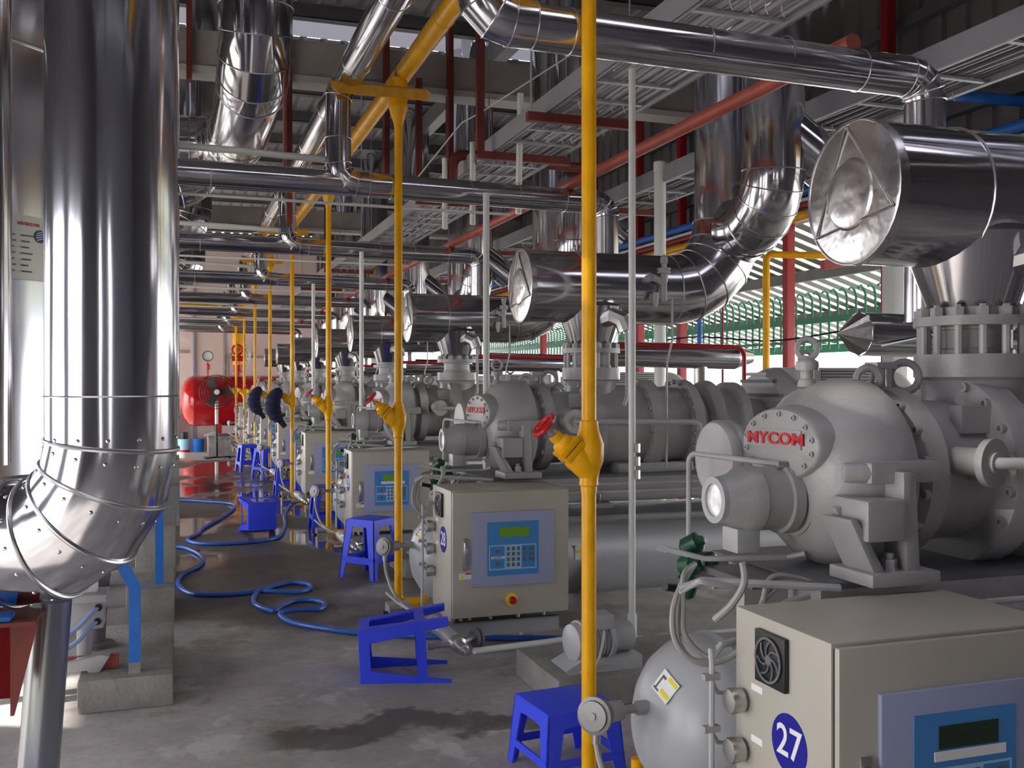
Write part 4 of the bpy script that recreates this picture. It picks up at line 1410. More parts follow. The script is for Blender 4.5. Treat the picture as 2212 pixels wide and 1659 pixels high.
# white plastic pipes
PV = [((2.45, 5.15, 0.05), (2.45, 5.15, 3.28), 0.0205, 'long white plastic pipe standing just right of the nearest yellow riser'),
      ((1.92, 6.25, 0.0), (1.92, 6.25, 2.74), 0.021, 'white plastic pipe rising behind the dome of the second compressor'),
      ((1.66, 9.45, 0.0), (1.66, 9.45, 2.74), 0.021, 'white plastic pipe rising behind the third compressor'),
      ((1.62, 12.7, 0.0), (1.62, 12.7, 2.74), 0.021, 'white plastic pipe rising behind the fourth compressor'),
      ((2.50, 7.29, 2.80), (2.50, 7.24, 3.72), 0.024, 'tallest of three white pipe stubs beside the cable-filled tray'),
      ((2.31, 7.9, 2.80), (2.31, 7.9, 3.48), 0.024, 'middle white pipe stub beside the cable-filled tray'),
      ((2.152, 8.2, 2.80), (2.152, 8.2, 3.40), 0.024, 'lowest white pipe stub, nearest the silver riser')]
for a, c, r, lb in PV:
    o = MB().tube([a, c], r, 14)
    tag(o.build('plastic_pipe', PVC, loc=a), lb, 'pipe', 'white plastic pipes')
t = thing('plastic_downpipe', 'wide white capped downpipe in front of the red columns', 'pipe', (4.13, 8.1, 0), 'white plastic pipes')
MB().cyl((4.13, 8.1, 0), (4.13, 8.1, 3.42), 0.053, n=18).build('pipe_run', PVC, t)
MB().lathe((4.13, 8.1, 3.40), (0, 0, 1), [(0, 0.055), (0.005, 0.059), (0.08, 0.059), (0.09, 0.05), (0.09, 0)], 18).build('cap', WHITE, t)
t = thing('plastic_drain', 'low white plastic pipe running along the floor from the cabinet marked 28', 'pipe', (1.45, 4.87, 0.1), 'white plastic pipes')
MB().tube([(1.44, 4.9, 0.12), (1.90, 5.02, 0.10), (2.45, 5.15, 0.10)], 0.017, 10).build('pipe_run', PVC, t)
MB().cyl((2.45, 5.15, 0.02), (2.45, 5.15, 0.18), 0.027, n=12).build('tee', PVC, t)
for i in range(3):
    z = 0.95 + 0.075 * i
    MB().lathe((2.472, 5.13, z), (0, 0, 1), [(0, 0.018), (0.05, 0.018)], 6).build('coupling', STEEL, t)
tag(MB().box(4.72, 4.84, 5.72, 5.84, 0, 3.66).build('white_column', PVC, loc=(4.78, 5.78, 0), bevel=0.004), 'square white column behind the large capped duct', 'column')
for k in range(1, 6):
    y = 3.40 + PITCH * k
    tag(MB().tube([(-2.8, y, 3.03), (0.4, y, 2.985), (1.05 if k else 0.7, y, 2.96)], 0.023, 12).build('white_crossing_pipe', PVC, loc=(0, y, 3.0)), f'{WHERE[k]} white pipe lying just above the {WHERE[k]} silver crossover pipe', 'pipe', 'white pipes on the crossovers')
    tag(MB().tube([(-2.8, y - 0.03, 2.70), (2.2, y - 0.03, 2.668)], 0.010, 8).build('white_lower_pipe', PVC, loc=(0, y, 2.7)), f'{WHERE[k]} thin white pipe hugging the underside of the {WHERE[k]} crossover pipe', 'pipe', 'white pipes on the crossovers')

# pipes on the open side
t = thing('yellow_gas_pipe', 'yellow pipe with a square bend between the big duct and the open side', 'pipe', (5.95, 9.2, 0))
MB().tube([(5.95, 9.2, 0.0)] + arc((5.95, 9.2, 0), (5.95, 9.2, 2.86), (6.6, 9.0, 2.86), 0.07, 5) + [(7.3, 8.8, 2.84)], 0.038, 12).build('pipe_run', YEL, t)
t = thing('blue_water_pipe', 'blue pipe with a square bend at the upper right, beside the wall', 'pipe', (5.4, 6.47, 3.0))
MB().tube([(5.42, 6.47, 2.6)] + arc((5.42, 6.47, 2.6), (5.42, 6.47, 3.80), (6.6, 6.4, 3.80), 0.06, 5) + [(6.66, 6.4, 3.80)], 0.045, 12).build('pipe_run', BLUEP, t)
tag(MB().cyl((6.0, 10.72, 0), (6.0, 10.72, 3.3), 0.03, n=12).build('blue_standpipe', BLUEP, loc=(6.0, 10.72, 0)), 'tall thin blue pipe standing left of the yellow square bend', 'pipe')
tag(MB().cyl((6.1, 10.35, 0), (6.1, 10.35, 3.3), 0.014, n=10).build('red_standpipe', POSTR, loc=(6.1, 10.35, 0)), 'very thin red rod right of the tall blue pipe', 'pipe')
tag(MB().tube(spline([(6.3, 5.0, 2.05), (6.3, 8.0, 2.02), (6.3, 9.6, 1.96), (6.3, 11.5, 2.08), (6.3, 13.3, 2.0)], 6), 0.012, 6).build('slack_cable', BLACK, loc=(6.3, 9, 2)), 'slack black cable strung between the red columns', 'cable')

# ------------------------------------------------------------------ left side: ducts, low receiver, plinths
t = thing('vertical_duct', 'large shiny vertical duct with riveted bottom bend, filling the left foreground', 'duct', (-0.19, 3.27, 0))
r = 0.19
dirv = V(-0.90, 0.43, 0).normalized()
cn = V(-0.19, 3.27, 1.0)
p = [(-0.19, 3.27, 5.66), (-0.19, 3.27, 3.6), (-0.19, 3.27, 2.2)] + arc(cn + V(0, 0, 1), cn, cn + dirv, 0.31, 4) + [cn + dirv * 3.0]
b = MB()
b.tube(p, r, 56)
b.build('duct_run', CLADV, t, sharp=25)
rg = b.rings
for k in range(3, len(rg) - 1):
    bead(rg[k], 0.007, 'seam_band', SEAM, t, 8)
bead(MB().tube([(-0.19, 3.27, 1.457), (-0.19, 3.27, 1.447)], r, 56).rings[0], 0.003, 'seam_band', SEAM, t, 6)
sc = None
for k in range(2, len(rg) - 1):
    A, B = rg[k], rg[k + 1]
    for i in range(0, 56, 4):
        q = A[i].lerp(B[i], 0.28 if k != len(rg) - 2 else 0.02)
        c0 = sum(A, V(0, 0, 0)) / len(A)
        c1 = sum(B, V(0, 0, 0)) / len(B)
        cc = c0.lerp(c1, 0.28)
        if k == 2:
            q = V(A[i].x, A[i].y, 1.33)
            cc = V(-0.19, 3.27, 1.33)
        if (q - cc).dot(V(0.05, -1, 0)) < 0.02:
            continue
        m = MB().lathe(q, q - cc, [(-0.002, 0.0065), (0.002, 0.006), (0.004, 0.003), (0.0045, 0)], 8)
        m.build('screw', CHROME, t)
# rusty bracket and support post under the bend
t = thing('duct_bracket', 'dark red welded bracket under the bend of the large left duct', 'bracket', (-0.7, 3.25, 0.6))
MB().box(-1.3, -0.475, 3.33, 3.35, 0.545, 0.775).build('web_plate', mat('deep_red', (0.13, 0.003, 0.006), 0.5, spec=0.1), t, smooth=False)
MB().prism([(-0.475, 3.30, 0.775), (-0.40, 3.30, 0.775), (-0.465, 3.30, 0.50), (-0.475, 3.30, 0.50)], (0, 0.02, 0)).build('gusset', PRIM, t, smooth=False)
MB().box(-1.3, -0.40, 3.26, 3.50, 0.775, 0.787).build('top_plate', PRIM, t, smooth=False)
MB().box(-1.3, -0.47, 3.27, 3.36, 0.788, 0.803).build('pad', BLUEP, t, bevel=0.004)
tag(MB().tube([(-0.44, 3.50, 0.0), (-0.385, 3.50, 0.80)], 0.062, 24).build('support_post', mat('bluish_galvanised', (0.30, 0.32, 0.31), 0.25, 0.8, col2=(0.24, 0.25, 0.42), scale=3, stretch=(1, 1, 0.25), lo=0.45, hi=0.6), loc=(-0.44, 3.5, 0)), 'galvanised support post with bluish streaks under the large left duct', 'post')  # grey mixed with upright bluish streaks

t = thing('low_receiver', 'tall silver receiver vessel with a nameplate, behind the large left duct', 'vessel', (-1.0, 4.85, 0))
c = V(-1.0, 4.85, 0)
MB().lathe(c, (0, 0, 1), [(0.85, 0), (0.86, 0.2), (0.90, 0.38), (0.98, 0.52), (1.08, 0.6), (4.2, 0.6), (4.3, 0.52), (4.38, 0.3), (4.4, 0)], 64).build('vessel_shell', CLADV, t)
for z in (1.12, 2.86, 4.1):
    MB().torus(c + V(0, 0, z), (0, 0, 1), 0.601, 0.008, 64, 6).build('seam_band', SEAM, t)
for a in (0.6, 2.7, 4.8):
    MB().cyl(c + V(0.45 * math.cos(a), 0.45 * math.sin(a), 0), c + V(0.45 * math.cos(a), 0.45 * math.sin(a), 1.0), 0.05, n=12).build('leg', GREY, t)
# curved nameplate facing the aisle end
a0, a1, zb, zt = -1.12, -0.60, 1.91, 2.17
pl = MB()
n = 10
vs = [c + V(0.604 * math.cos(a0 + (a1 - a0) * i / n), 0.604 * math.sin(a0 + (a1 - a0) * i / n), z) for z in (zb, zt) for i in range(n + 1)]
pl.add(vs, [(i, i + 1, n + 2 + i, n + 1 + i) for i in range(n)])
np_ = pl.build('nameplate', PLATE, t)


def on_vessel(a, z, off=0.607):
    pnt = c + V(off * math.cos(a), off * math.sin(a), z)
    nx = V(-math.sin(a), math.cos(a), 0)
    return basis(pnt, nx, (0, 0, 1))


# the heading, letter by letter round the curve
wd = 'LOW RECEIVER'
for i, ch in enumerate(wd):
    if ch == ' ':
        continue
    text(ch, 0.0175, RED, np_, on_vessel(-0.855 + 0.0140 * i, 2.135), 'lettering', 0.0004, 0.0004)
b = MB()
for col, (s0, s1) in enumerate(((-0.905, -0.87), (-0.835, -0.735))):
    for j in range(7):
        z = 2.085 - j * 0.024
        L = s0 + (s1 - s0) * random.uniform(0.45, 1.0)
        k = 4
        vs = []
        for i in range(k + 1):
            a = s0 + (L - s0) * i / k
            for dz in (0, 0.006):
                vs.append(c + V(0.6075 * math.cos(a), 0.6075 * math.sin(a), z + dz))
        b.add(vs, [(2 * i, 2 * i + 2, 2 * i + 3, 2 * i + 1) for i in range(k)])
o = b.build('print_lines', INK, np_, smooth=False)
o['kind'] = 'stuff'
M = on_vessel(-0.69, 2.092)
MB().lathe(M.translation, M.to_3x3() @ V(0, 0, 1), [(0, 0.026), (0.001, 0.026), (0.001, 0)], 28).build('emblem', mat('emblem_blue', (0.01, 0.05, 0.16), 0.4), np_)
b = MB()
for j in range(4):
    zz = -0.014 + j * 0.009
    hw = math.sqrt(0.025 ** 2 - zz ** 2) * 0.95
    b.add([M @ V(-hw, zz - 0.005, 0.0022), M @ V(hw, zz + 0.008, 0.0022), M @ V(hw, zz + 0.011, 0.0022), M @ V(-hw, zz - 0.002, 0.0022)], [(0, 1, 2, 3)])
o = b.build('emblem_stripes', WHITE, np_, smooth=False)
o['kind'] = 'stuff'
tag(MB().cyl((-0.635, 4.02, 1.2), (-0.635, 4.02, 5.66), 0.062, n=24).build('slim_duct', CLADV, loc=(-0.635, 4.02, 1.2)), 'slim shiny vertical pipe at the far left edge', 'pipe')
for i, y in enumerate((6.6, 10.4)):
    t = thing('vertical_duct', ('shiny vertical duct just behind the large left duct, only its edge showing', 'farther shiny vertical duct in the left row')[i], 'duct', (-0.18, y, 0), 'left row of vertical ducts')
    q = [(-0.17, y, 5.66), (-0.17, y, 1.7)] + arc((-0.17, y, 3), (-0.17, y, 1.0), (-2, y, 1.0), 0.3, 4) + [(-2.2, y, 1.0)]
    b = MB()
    b.tube(q, 0.18, 36).build('duct_run', CLADV, t, sharp=25)
    for k in range(2, len(b.rings) - 1):
        bead(b.rings[k], 0.006, 'seam_band', SEAM, t, 6)
    MB().cyl((-0.6, y + 0.1, 0), (-0.6, y + 0.1, 0.9), 0.05, n=12).build('support_leg', BLUEP, t)

# overhead left ducts with gored bends
t = thing('overhead_duct', 'large silver overhead duct dropping from the roof and turning away along the hall', 'duct', (0.51, 7.05, 3.6), 'overhead left ducts')
q = [(0.51, 7.05, 5.66), (0.51, 7.05, 4.6)] + arc((0.51, 7.05, 5), (0.51, 7.05, 3.66), (0.51, 9, 3.66), 0.42, 4) + [(0.51, 8.9, 3.66)] + arc((0.51, 8.9, 3.66), (0.51, 9.5, 3.66), (-2, 9.5, 3.66), 0.4, 5)[1:] + [(-2.4, 9.45, 3.66)]
b = MB()
b.tube(q, 0.25, 36).build('duct_run', CLAD, t, sharp=20)
for k in range(1, len(b.rings) - 1):
    bead(b.rings[k], 0.005, 'seam_band', SEAM, t, 6)
for i, (x, y, z, r) in enumerate(((0.28, 10.9, 3.5, 0.2), (0.18, 14.0, 3.45, 0.26), (0.2, 18.2, 3.3, 0.26))):
    t = thing('overhead_duct', ('slimmer silver duct right behind the overhead duct bend', 'gored silver duct bend above the left side of the aisle, middle distance', 'farthest gored silver duct bend above the left side')[i], 'duct', (x, y, z), 'overhead left ducts')
    q = [(x, y, 5.66)] + arc((x, y, 5.5), (x, y, z), (-2, y, z), 0.36, 6) + [(-2.6, y, z)]
    b = MB()
    b.tube(q, r, 32).build('duct_run', CLAD, t, sharp=15)
    for k in range(1, len(b.rings) - 1):
        bead(b.rings[k], 0.005, 'seam_band', SEAM, t, 5)

# concrete plinths on the left
for i, (x0, x1, y0, y1, h, lb) in enumerate(((-0.43, -0.02, 4.87, 5.95, 0.15, 'nearest low concrete plinth on the left, carrying the blue bracket'),
                                             (-0.75, -0.02, 6.55, 7.3, 0.22, 'second concrete plinth on the left, behind the blue bracket'),
                                             (-0.30, -0.015, 7.9, 8.9, 0.42, 'tall narrow concrete plinth on the left beside the hose'),
                                             (-0.9, 0.02, 10.9, 11.8, 0.42, 'concrete plinth on the left where the far hose comes out'),
                                             (-0.9, 0.02, 14.6, 15.6, 0.42, 'farthest concrete plinth on the left'))):
    tag(MB().box(x0, x1, y0, y1, 0, h).build('plinth', CONC, loc=((x0 + x1) / 2, (y0 + y1) / 2, 0), bevel=0.012), lb, 'plinth', 'left plinths')
t = thing('blue_bracket', 'bright blue bent angle-iron bracket standing on the nearest left plinth', 'bracket', (-0.19, 4.95, 0.15))
MB().prism([(-0.215, 4.93, 0.15), (-0.165, 4.93, 0.15), (-0.165, 4.93, 0.56), (-0.235, 4.93, 0.70), (-0.285, 4.93, 0.68), (-0.215, 4.93, 0.54)], (0, 0.008, 0)).build('angle_leg', BLUEP, t, smooth=False)
MB().box(-0.173, -0.165, 4.935, 4.985, 0.15, 0.55).build('angle_leg', BLUEP, t, smooth=False)
MB().box(-0.216, -0.164, 4.927, 4.94, 0.15, 0.20).build('bare_foot', CONC, t, smooth=False)
tag(MB().bar((-0.11, 6.7, 0.22), (-0.11, 6.7, 0.95), 0.05, 0.05, (1, 0, 0)).build('blue_strut', BLUEP, loc=(-0.11, 6.7, 0.22), smooth=False), 'blue steel leg on the second left plinth, partly behind the big duct', 'bracket')
# valve actuator with two blue cables
t = thing('valve_actuator', 'light grey valve actuator with two pale blue cables beside the blue bracket', 'valve', (-0.42, 5.1, 0.15))
MB().box(-0.50, -0.33, 5.05, 5.20, 0.34, 0.47).build('housing', GREYL, t, bevel=0.012)
MB().box(-0.475, -0.315, 5.02, 5.22, 0.47, 0.505).build('lid', GREYL, t, bevel=0.006)
MB().box(-0.45, -0.36, 5.08, 5.16, 0.505, 0.58).build('cap_block', WHITE, t, bevel=0.008)
MB().lathe((-0.42, 5.12, 0.15), (0, 0, 1), [(0, 0.06), (0.015, 0.06), (0.02, 0.03), (0.19, 0.035)], 16).build('stem', GREYL, t)
MB().prism([(-0.50, 5.0, 0.16), (-0.40, 5.0, 0.16), (-0.385, 5.0, 0.14), (-0.35, 5.0, 0.14), (-0.30, 5.0, 0.22), (-0.34, 5.0, 0.23), (-0.50, 5.0, 0.20)], (0, 0.06, 0)).build('clamp', GREYL, t, bevel=0.004)
for z, xe in ((0.44, -0.355), (0.375, -0.36)):
    MB().tube(spline([(xe, 5.045, z), (xe - 0.03, 5.02, z - 0.02), (-0.46, 4.99, z - 0.09), (-0.60, 4.96, z - 0.14)], 5), 0.011, 8).build('cable', mat('pale_blue_cable', (0.30, 0.42, 0.66), 0.4), t)
    MB().cyl((xe, 5.06, z), (xe + 0.004, 5.035, z + 0.002), 0.016, n=10).build('gland', BLACK, t)
tag(MB().box(-0.75, -0.265, 5.04, 5.10, 0.15, 0.21).build('red_channel', PRIML, loc=(-0.5, 5.07, 0.15), bevel=0.004), 'short red steel channel lying on the nearest left plinth', 'beam')
t = thing('line_valve', 'dark grey line valve body half hidden under the left duct bend', 'valve', (-0.40, 5.5, 0.15))
MB().lathe((-0.40, 5.5, 0.15), (0, 0, 1), [(0, 0.09), (0.02, 0.09), (0.03, 0.05), (0.28, 0.06), (0.36, 0.075), (0.48, 0.07), (0.52, 0.04), (0.55, 0.0)], 20).build('valve_body', GREYD, t)
MB().lathe((-0.55, 5.5, 0.40), (1, 0, 0), [(0, 0.09), (0.02, 0.09), (0.025, 0.06), (0.30, 0.06), (0.305, 0.09), (0.325, 0.09)], 20).build('flange', GREY, t)

# ------------------------------------------------------------------ pump plinths with oil pumps, right of the aisle
t0 = thing('oil_pump', '', 'pump', (1.95, 4.45, 0.14), 'grey oil pumps on the plinths')
o = V(1.74, 4.36, 0.27)
MB().lathe(o, (1, 0.15, 0), [(0, 0), (0.005, 0.055), (0.02, 0.085), (0.05, 0.092), (0.055, 0.10), (0.075, 0.10), (0.08, 0.085), (0.19, 0.085), (0.195, 0.10), (0.215, 0.10), (0.22, 0.07), (0.34, 0.07), (0.345, 0.0)], 20).build('pump_body', GREYL, t0)
for k in range(5):
    q = o + V(1, 0.15, 0).normalized() * (0.09 + 0.02 * k)
    MB().lathe(q, (1, 0.15, 0), [(0, 0.093), (0.008, 0.093)], 20).build('fin', GREY, t0)
MB().box(1.86, 1.96, 4.31, 4.42, 0.33, 0.40).build('terminal_box', GREYL, t0, bevel=0.006)
MB().prism([(1.70, 4.28, 0.16), (1.78, 4.28, 0.20), (2.1, 4.30, 0.20), (2.1, 4.30, 0.14), (1.72, 4.28, 0.14)], (0, 0.2, 0)).build('base_plate', GREYL, t0, smooth=False)
MB().tube(spline([(1.90, 4.30, 0.33), (1.86, 4.24, 0.26), (1.82, 4.22, 0.19), (1.76, 4.25, 0.16)], 5), 0.007, 6).build('lead', CABLE, t0)
tp = MB().box(1.64, 3.3, 4.22, 4.82, 0, 0.14).build('pump_plinth', CONC, loc=(2.4, 4.5, 0), bevel=0.008)
tag(tp, 'nearest low concrete pump plinth right of the aisle, behind the nearest yellow riser', 'plinth', 'pump plinths')
t0['label'] = 'grey oil pump on the nearest low plinth, just right of the nearest yellow riser'
for k in range(1, 6):
    copy_tree(t0, (0, PITCH * k, 0), f'grey oil pump on the {WHERE[k]} low plinth, behind the cabinets')
    copy_tree(tp, (0, PITCH * k, 0), f'{WHERE[k]} low concrete pump plinth, behind the row of cabinets')

# ------------------------------------------------------------------ plastic stools


def make_stool(name_label, h=0.45, s=0.135, e=0.175):
    t = thing('plastic_stool', name_label, 'stool', (0, 0, 0), 'blue plastic stools')
    b = MB().box(-s, s, -s, s, h - 0.022, h)
    b.build('seat', PLB, t, bevel=0.010)
    for a in ((-1, -1), (1, -1), (1, 1), (-1, 1)):
        g = MB()
        sx, sy = a
        T = [V(sx * s, sy * s, h - 0.006), V(sx * (s - 0.075), sy * s, h - 0.006), V(sx * s, sy * (s - 0.075), h - 0.006)]
        Bm = [V(sx * e, sy * e, 0), V(sx * (e - 0.042), sy * e, 0), V(sx * e, sy * (e - 0.042), 0)]
        th = 0.007
        for i in (1, 2):
            inn = V(0, -sy * th, 0) if i == 1 else V(-sx * th, 0, 0)
            g.prism([T[0], T[i], Bm[i], Bm[0]], inn)
        g.build('leg', PLB, t, smooth=False)
    for i in range(4):
        M = Matrix.Rotation(PI / 2 * i, 4, 'Z')
        w = s + (e - s) * 0.70
        MB().box(-w + 0.01, w - 0.01, -w, -w + 0.008, 0.115 * h / 0.45, 0.165 * h / 0.45, M).build('rail', PLB, t, smooth=False)
        # arched apron under the seat
        pts = [V(-s, -s, h - 0.004), V(s, -s, h - 0.004)]
        for j in range(9):
            x = s - 2 * s * j / 8
            pts.append(V(x, -s - 0.004, h - 0.055 - 0.05 * (abs(x) / s) ** 4))
        pts = [M @ p for p in pts]
        MB().prism(pts, (M.to_3x3() @ V(0, 0.007, 0))).build('apron', PLB, t, smooth=False)
    return t


lowst = make_stool('low blue plastic stool standing behind the nearest yellow riser, at the bottom edge', 0.27, 0.15, 0.172)
lowst.location = (1.43, 3.60, 0)
lowst.rotation_euler = (0, 0, 0.10)
st = make_stool('blue plastic stool half hidden behind the third yellow riser foot')
st.location = (1.44, 10.2, 0)
a = copy_tree(st, (0, 0, 0), 'blue plastic stool tipped on its side in front of the cabinet marked 28')
a.rotation_euler = (0, -PI / 2 - 0.055, -0.20)
a.location = (1.32, 4.97, 0.15)
a = copy_tree(st, (0, 0, 0), 'blue plastic stool standing below the third cabinet, beside the second yellow riser')
a.location = (1.42, 7.66, 0)
a.rotation_euler = (0, 0, 0.7)
a = copy_tree(st, (0, 0, 0), 'blue plastic stool lying on its side in the wet aisle beside the far hose')
a.rotation_euler = (PI / 2 - 0.05, 0, 0.06)
a.location = (0.76, 10.48, 0.16)
a = copy_tree(st, (0, 0, 0), 'left one of two blue stools standing together far down the aisle')
a.location = (1.12, 17.3, 0)
a.rotation_euler = (0, 0, 0.2)
a = copy_tree(st, (0, 0, 0), 'right one of two blue stools standing together far down the aisle')
a.location = (1.33, 16.2, 0)
a.rotation_euler = (0, 0, 0.5)
a = copy_tree(st, (0, 0, 0), 'blue plastic stool under the fourth yellow riser')
a.location = (1.40, 13.7, 0)

# hose
H1 = [(-0.35, 13.3), (-0.05, 13.224), (0.3, 12.95), (0.643, 12.493), (0.52, 11.6), (0.25, 10.608), (0.19, 10.2), (0.087, 9.877), (0.17, 9.6), (0.386, 9.493), (0.68, 9.52), (0.908, 9.749), (1.05, 10.5), (1.141, 11.434), (1.35, 12.5), (1.586, 13.214), (1.9, 13.6)]
tag(MB().tube(spline([(x, y, 0.017) for x, y in H1], 6), 0.0165, 10).build('water_hose', HOSE, loc=(0.5, 11, 0)), 'blue hose snaking across the far wet stretch of the aisle', 'hose', 'blue hoses')
H2 = [(-0.5, 9.3), (-0.035, 9.446), (0.12, 9.2), (0.20, 8.8), (0.17, 8.45), (0.04, 8.1), (0.0, 7.75), (0.06, 7.4), (0.171, 7.264), (0.35, 7.22), (0.516, 7.262), (0.68, 7.42), (0.80, 7.50), (0.905, 7.40), (0.90, 7.24), (0.80, 7.14), (0.66, 7.14), (0.542, 7.18), (0.49, 7.0), (0.50, 6.8), (0.586, 6.607), (0.66, 6.75), (0.762, 6.865), (0.88, 6.84), (0.93, 6.70), (0.874, 6.56), (0.73, 6.52), (0.62, 6.47), (0.65, 6.3), (0.786, 6.091), (1.027, 5.858), (1.4, 5.65), (1.75, 5.5), (2.3, 5.3)]
zz = [0.017] * len(H2)
for i in (16, 17):
    zz[i] = 0.030
for i in (26, 27):
    zz[i] = 0.030
tag(MB().tube(spline([(x, y, z) for (x, y), z in zip(H2, zz)], 6), 0.0165, 10).build('water_hose', HOSE, loc=(0.5, 7, 0)), 'blue hose with two loops lying on the aisle floor, nearer the camera', 'hose', 'blue hoses')
t = tag(MB().lathe((0.145, 9.16, 0.017), (0.6, -1, 0), [(0, 0.019), (0.05, 0.019)], 12).build('hose_clip', RED, loc=(0.145, 9.16, 0)), 'small red clip on the bend of the looped blue hose', 'clip')

# navy cloths hung on two valves
for k, lb in ((3, 'larger navy cloth hanging on the valve of the fourth yellow riser'), (4, 'navy cloth hanging on the valve of the fifth yellow riser')):
    y = 3.261 + PITCH * k
    P = [V(1.23, y - 0.03, 1.40), V(1.17, y - 0.05, 1.33), V(1.135, y - 0.05, 1.22), V(1.16, y - 0.04, 1.10), V(1.23, y - 0.03, 1.01), V(1.29, y - 0.02, 0.93)]
    q = spline(P, 4)
    R = [0.045 + 0.055 * math.sin(PI * min(1, i / (len(q) - 1) * 1.15)) * (1 - 0.25 * math.cos(9 * i)) for i in range(len(q))]
    R = [min(x, 0.10) * (1 if i < len(q) - 5 else 0.75) for i, x in enumerate(R)]
    tag(MB().tube(q, R, 14).build('hung_cloth', NAVY, loc=(1.2, y, 1.4)), lb, 'cloth', 'navy cloths')

# papers on the third cabinet
t = thing('paper_stack', 'loose sheets of paper on top of the third cabinet', 'papers', (1.72, 8.55, 0.915))
for i in range(4):
    M = Matrix.Translation((1.70 + 0.05 * i, 8.57 + 0.02 * (i % 2), 0.9165 + 0.004 * i)) @ Matrix.Rotation(0.35 * i - 0.4, 4, 'Z')
    MB().box(-0.15, 0.15, -0.10, 0.10, 0, 0.0025, M).build('sheet', PAPER, t, smooth=False)

# ------------------------------------------------------------------ far end of the hall
t = thing('red_tank', 'large glossy red horizontal tank at the far end of the aisle', 'tank', (1.5, 27.6, -0.4))
MB().lathe((0, 27.6, 1.0), (1, 0, 0), [(0.06, 0), (0.07, 0.2), (0.10, 0.38), (0.17, 0.53), (0.28, 0.63), (0.38, 0.665), (0.40, 0.672), (0.42, 0.665), (3.6, 0.665), (3.8, 0.55), (3.9, 0)], 48).build('tank_shell', REDT, t, sharp=60)
MB().box(0.92, 1.10, 27.3, 27.9, 0.15, 0.45).build('tank_leg', REDT, t, smooth=False)
g = MB().lathe((0.75, 27.5, 1.64), (0, 0, 1), [(0, 0.025), (0.18, 0.025), (0.19, 0.06), (0.32, 0.06), (0.34, 0.02), (0.42, 0.02)], 12).build('gauge_stem', RED, t)
MB().lathe((0.75, 27.52, 2.18), (0, -1, 0), [(0, 0.14), (0.05, 0.14), (0.055, 0.13), (0.045, 0.115), (0.045, 0)], 24).build('gauge_dial', WHITE, g)
MB().ann((0.75, 27.46, 2.18), (0, -1, 0), 0.12, 0.145, 0.02, 24).build('gauge_rim', GREYD, g)
t = thing('tank_plinth', 'grey concrete stand under the red tank', 'plinth', (1.2, 27.3, -0.4))
MB().box(0.75, 2.6, 26.9, 28.2, -0.4, 0.10).build('block', CONC, t, bevel=0.02)
b = MB().prism([(0.62, 26.8, 0.10), (0.95, 26.8, 0.10), (0.93, 26.8, 0.22), (0.78, 26.8, 0.16)], (0, 0.4, 0))
b.build('rag', mat('pale_rag', (0.42, 0.42, 0.42), 0.9), t, bevel=0.03)
t = thing('yellow_feed_pipe', 'thick yellow vertical pipe with a red valve above the red tank', 'pipe', (1.5, 27.5, 1.7))
MB().cyl((1.52, 27.5, 1.95), (1.52, 27.5, 3.45), 0.14, n=20).build('pipe_run', YEL, t)
MB().lathe((1.52, 27.5, 1.60), (0, 0, 1), [(0, 0.09), (0.16, 0.09), (0.17, 0.14), (0.20, 0.14), (0.21, 0.1), (0.36, 0.12)], 16).build('tank_nozzle', RED, t)
MB().torus((1.50, 27.32, 2.35), (0, -1, 0.1), 0.13, 0.028, 20, 8).build('valve_wheel', RED, t)
MB().cyl((1.52, 27.5, 2.35), (1.50, 27.30, 2.35), 0.06, n=12).build('valve_stem', RED, t)
MB().cyl((1.36, 27.35, 2.12), (1.68, 27.35, 2.12), 0.07, n=12).build('valve_body', RED, t)
tag(MB().tube([(-4.15, 27.5, 3.50), (1.52, 27.5, 3.48)], 0.10, 16).build('yellow_cross_pipe', YEL, loc=(0, 27.5, 3.5)), 'horizontal yellow pipe high in front of the pink end wall', 'pipe')
# pedestal fan
t = thing('pedestal_fan', 'black pedestal fan standing in front of the red tank', 'fan', (0.92, 25.9, -0.4))
fx, fy = 0.92, 25.9
b = MB()
for k in range(4):
    a = PI / 4 + PI / 2 * k
    b.bar((fx, fy, -0.37), (fx + 0.42 * math.cos(a), fy + 0.42 * math.sin(a), -0.385), 0.07, 0.03)
b.build('base', BLACK, t, smooth=False)
MB().cyl((fx, fy, -0.38), (fx, fy, 0.65), 0.035, n=12).build('pole', BLACK, t)
MB().cyl((fx, fy, 0.45), (fx, fy, 1.05), 0.043, n=12).build('sleeve', WHITE, t)
MB().lathe((fx, fy + 0.12, 1.25), (0, -1, 0), [(0, 0.0), (0.01, 0.09), (0.18, 0.11), (0.26, 0.08), (0.27, 0)], 16).build('motor', BLACK, t)
for yy in (-0.20, -0.08):
    for R in (0.14, 0.21, 0.28, 0.35, 0.42):
        MB().torus((fx, fy + yy, 1.25), (0, -1, 0), R, 0.0065, 40, 4).build('guard_ring', BLACK, t)
sp = None
for k in range(40):
    a = 2 * PI * k / 40
    u = V(math.cos(a), 0, math.sin(a))
    MB().tube([V(fx, fy - 0.22, 1.25) + u * 0.06, V(fx, fy - 0.20, 1.25) + u * 0.2, V(fx, fy - 0.14, 1.25) + u * 0.43], 0.0055, 4).build('guard_wire', BLACK, t)
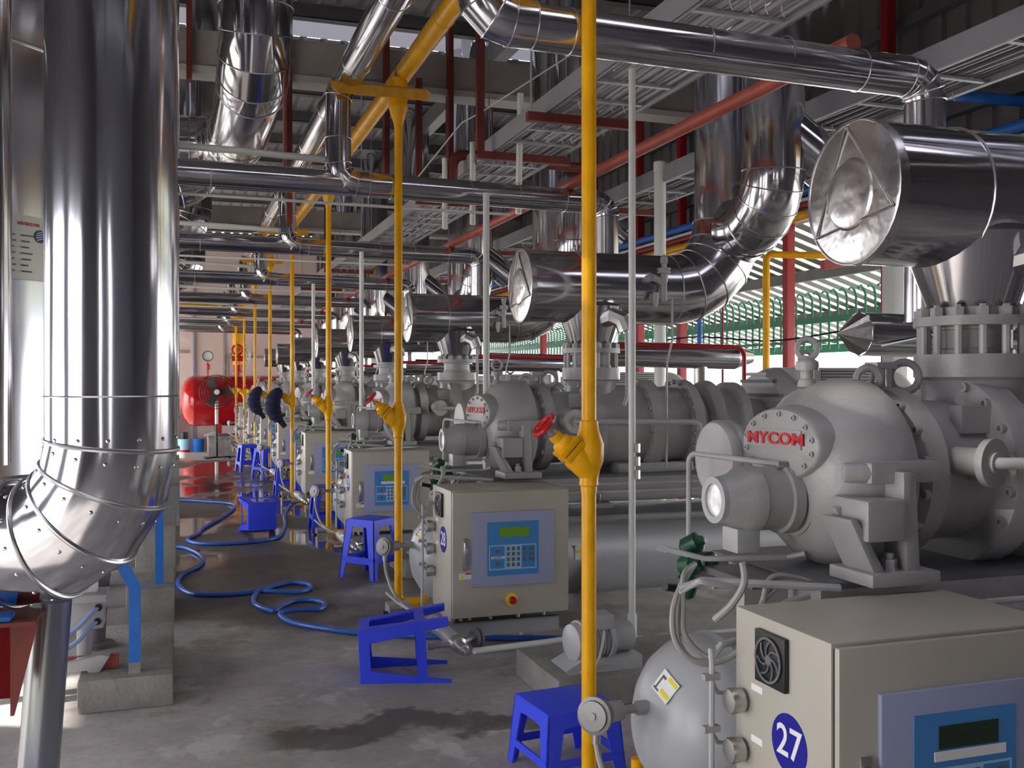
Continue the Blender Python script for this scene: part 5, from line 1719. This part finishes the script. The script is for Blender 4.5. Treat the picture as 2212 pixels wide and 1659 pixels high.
for k in range(3):
    a = 2 * PI * k / 3
    pts = []
    for r_, da, h in ((0.07, -0.3, 0), (0.36, -0.35, -0.03), (0.38, 0.25, 0.02), (0.25, 0.42, 0.03), (0.07, 0.3, 0.02)):
        pts.append(V(fx + r_ * math.cos(a + da), fy - 0.13 + h, 1.25 + r_ * math.sin(a + da)))
    MB().prism(pts, (0, 0.008, 0)).build('blade', GREYD, t, smooth=False)
MB().lathe((fx, fy - 0.22, 1.25), (0, -1, 0), [(0, 0.07), (0.01, 0.06), (0.014, 0)], 16).build('badge', WHITE, t)
# wall fan
t = thing('wall_fan', 'pale wire wall fan mounted on the pink end wall', 'fan', (1.6, 29.2, 2.3))
cw, dw = V(1.72, 28.95, 2.22), V(0.75, -0.66, -0.1).normalized()
for R in (0.10, 0.18, 0.26, 0.34):
    MB().torus(cw, dw, R, 0.012, 28, 5).build('guard_ring', STEEL, t)
x, y, dd = frame(dw)
for k in range(12):
    a = 2 * PI * k / 12
    u = x * math.cos(a) + y * math.sin(a)
    MB().tube([cw + dw * 0.06, cw + u * 0.34], 0.008, 4).build('guard_wire', STEEL, t)
MB().cyl(cw - dw * 0.25, cw, 0.07, n=12).build('motor', WHITE, t)
MB().tube([cw - dw * 0.2, V(1.45, 29.2, 2.3), V(1.45, 29.3, 2.3)], 0.03, 8).build('arm', STEEL, t)
# paint buckets
for i, (x, m1, m2, lb) in enumerate(((0.16, PBLUEL, PLB, 'light blue paint bucket with dark lid by the pink end wall'), (0.52, BLUEP, BLUEP, 'plain blue bucket right of the light blue bucket'))):
    t = thing('paint_bucket', lb, 'bucket', (x, 28.4, -0.4), 'buckets by the end wall')
    MB().lathe((x, 28.4, -0.4), (0, 0, 1), [(0, 0.14), (0.01, 0.145), (0.33, 0.165), (0.34, 0.172), (0.355, 0.172), (0.355, 0)], 20).build('pail', m1, t)
    if i == 0:
        MB().lathe((x, 28.4, -0.045), (0, 0, 1), [(0, 0.11), (0.18, 0.11), (0.19, 0)], 18).build('lid_can', BLACK, t)
        MB().lathe((x, 28.4, -0.395), (0, 0, 1), [(0, 0.146), (0.06, 0.15)], 20).build('red_stripe', RED, t)
tag(MB().box(-0.75, 0.0, 28.6, 29.0, -0.4, 0.75).build('dark_locker', mat('locker_navy', (0.015, 0.018, 0.035), 0.5), loc=(-0.4, 28.8, -0.4), bevel=0.01), 'dark locker at the far left against the end wall', 'locker')
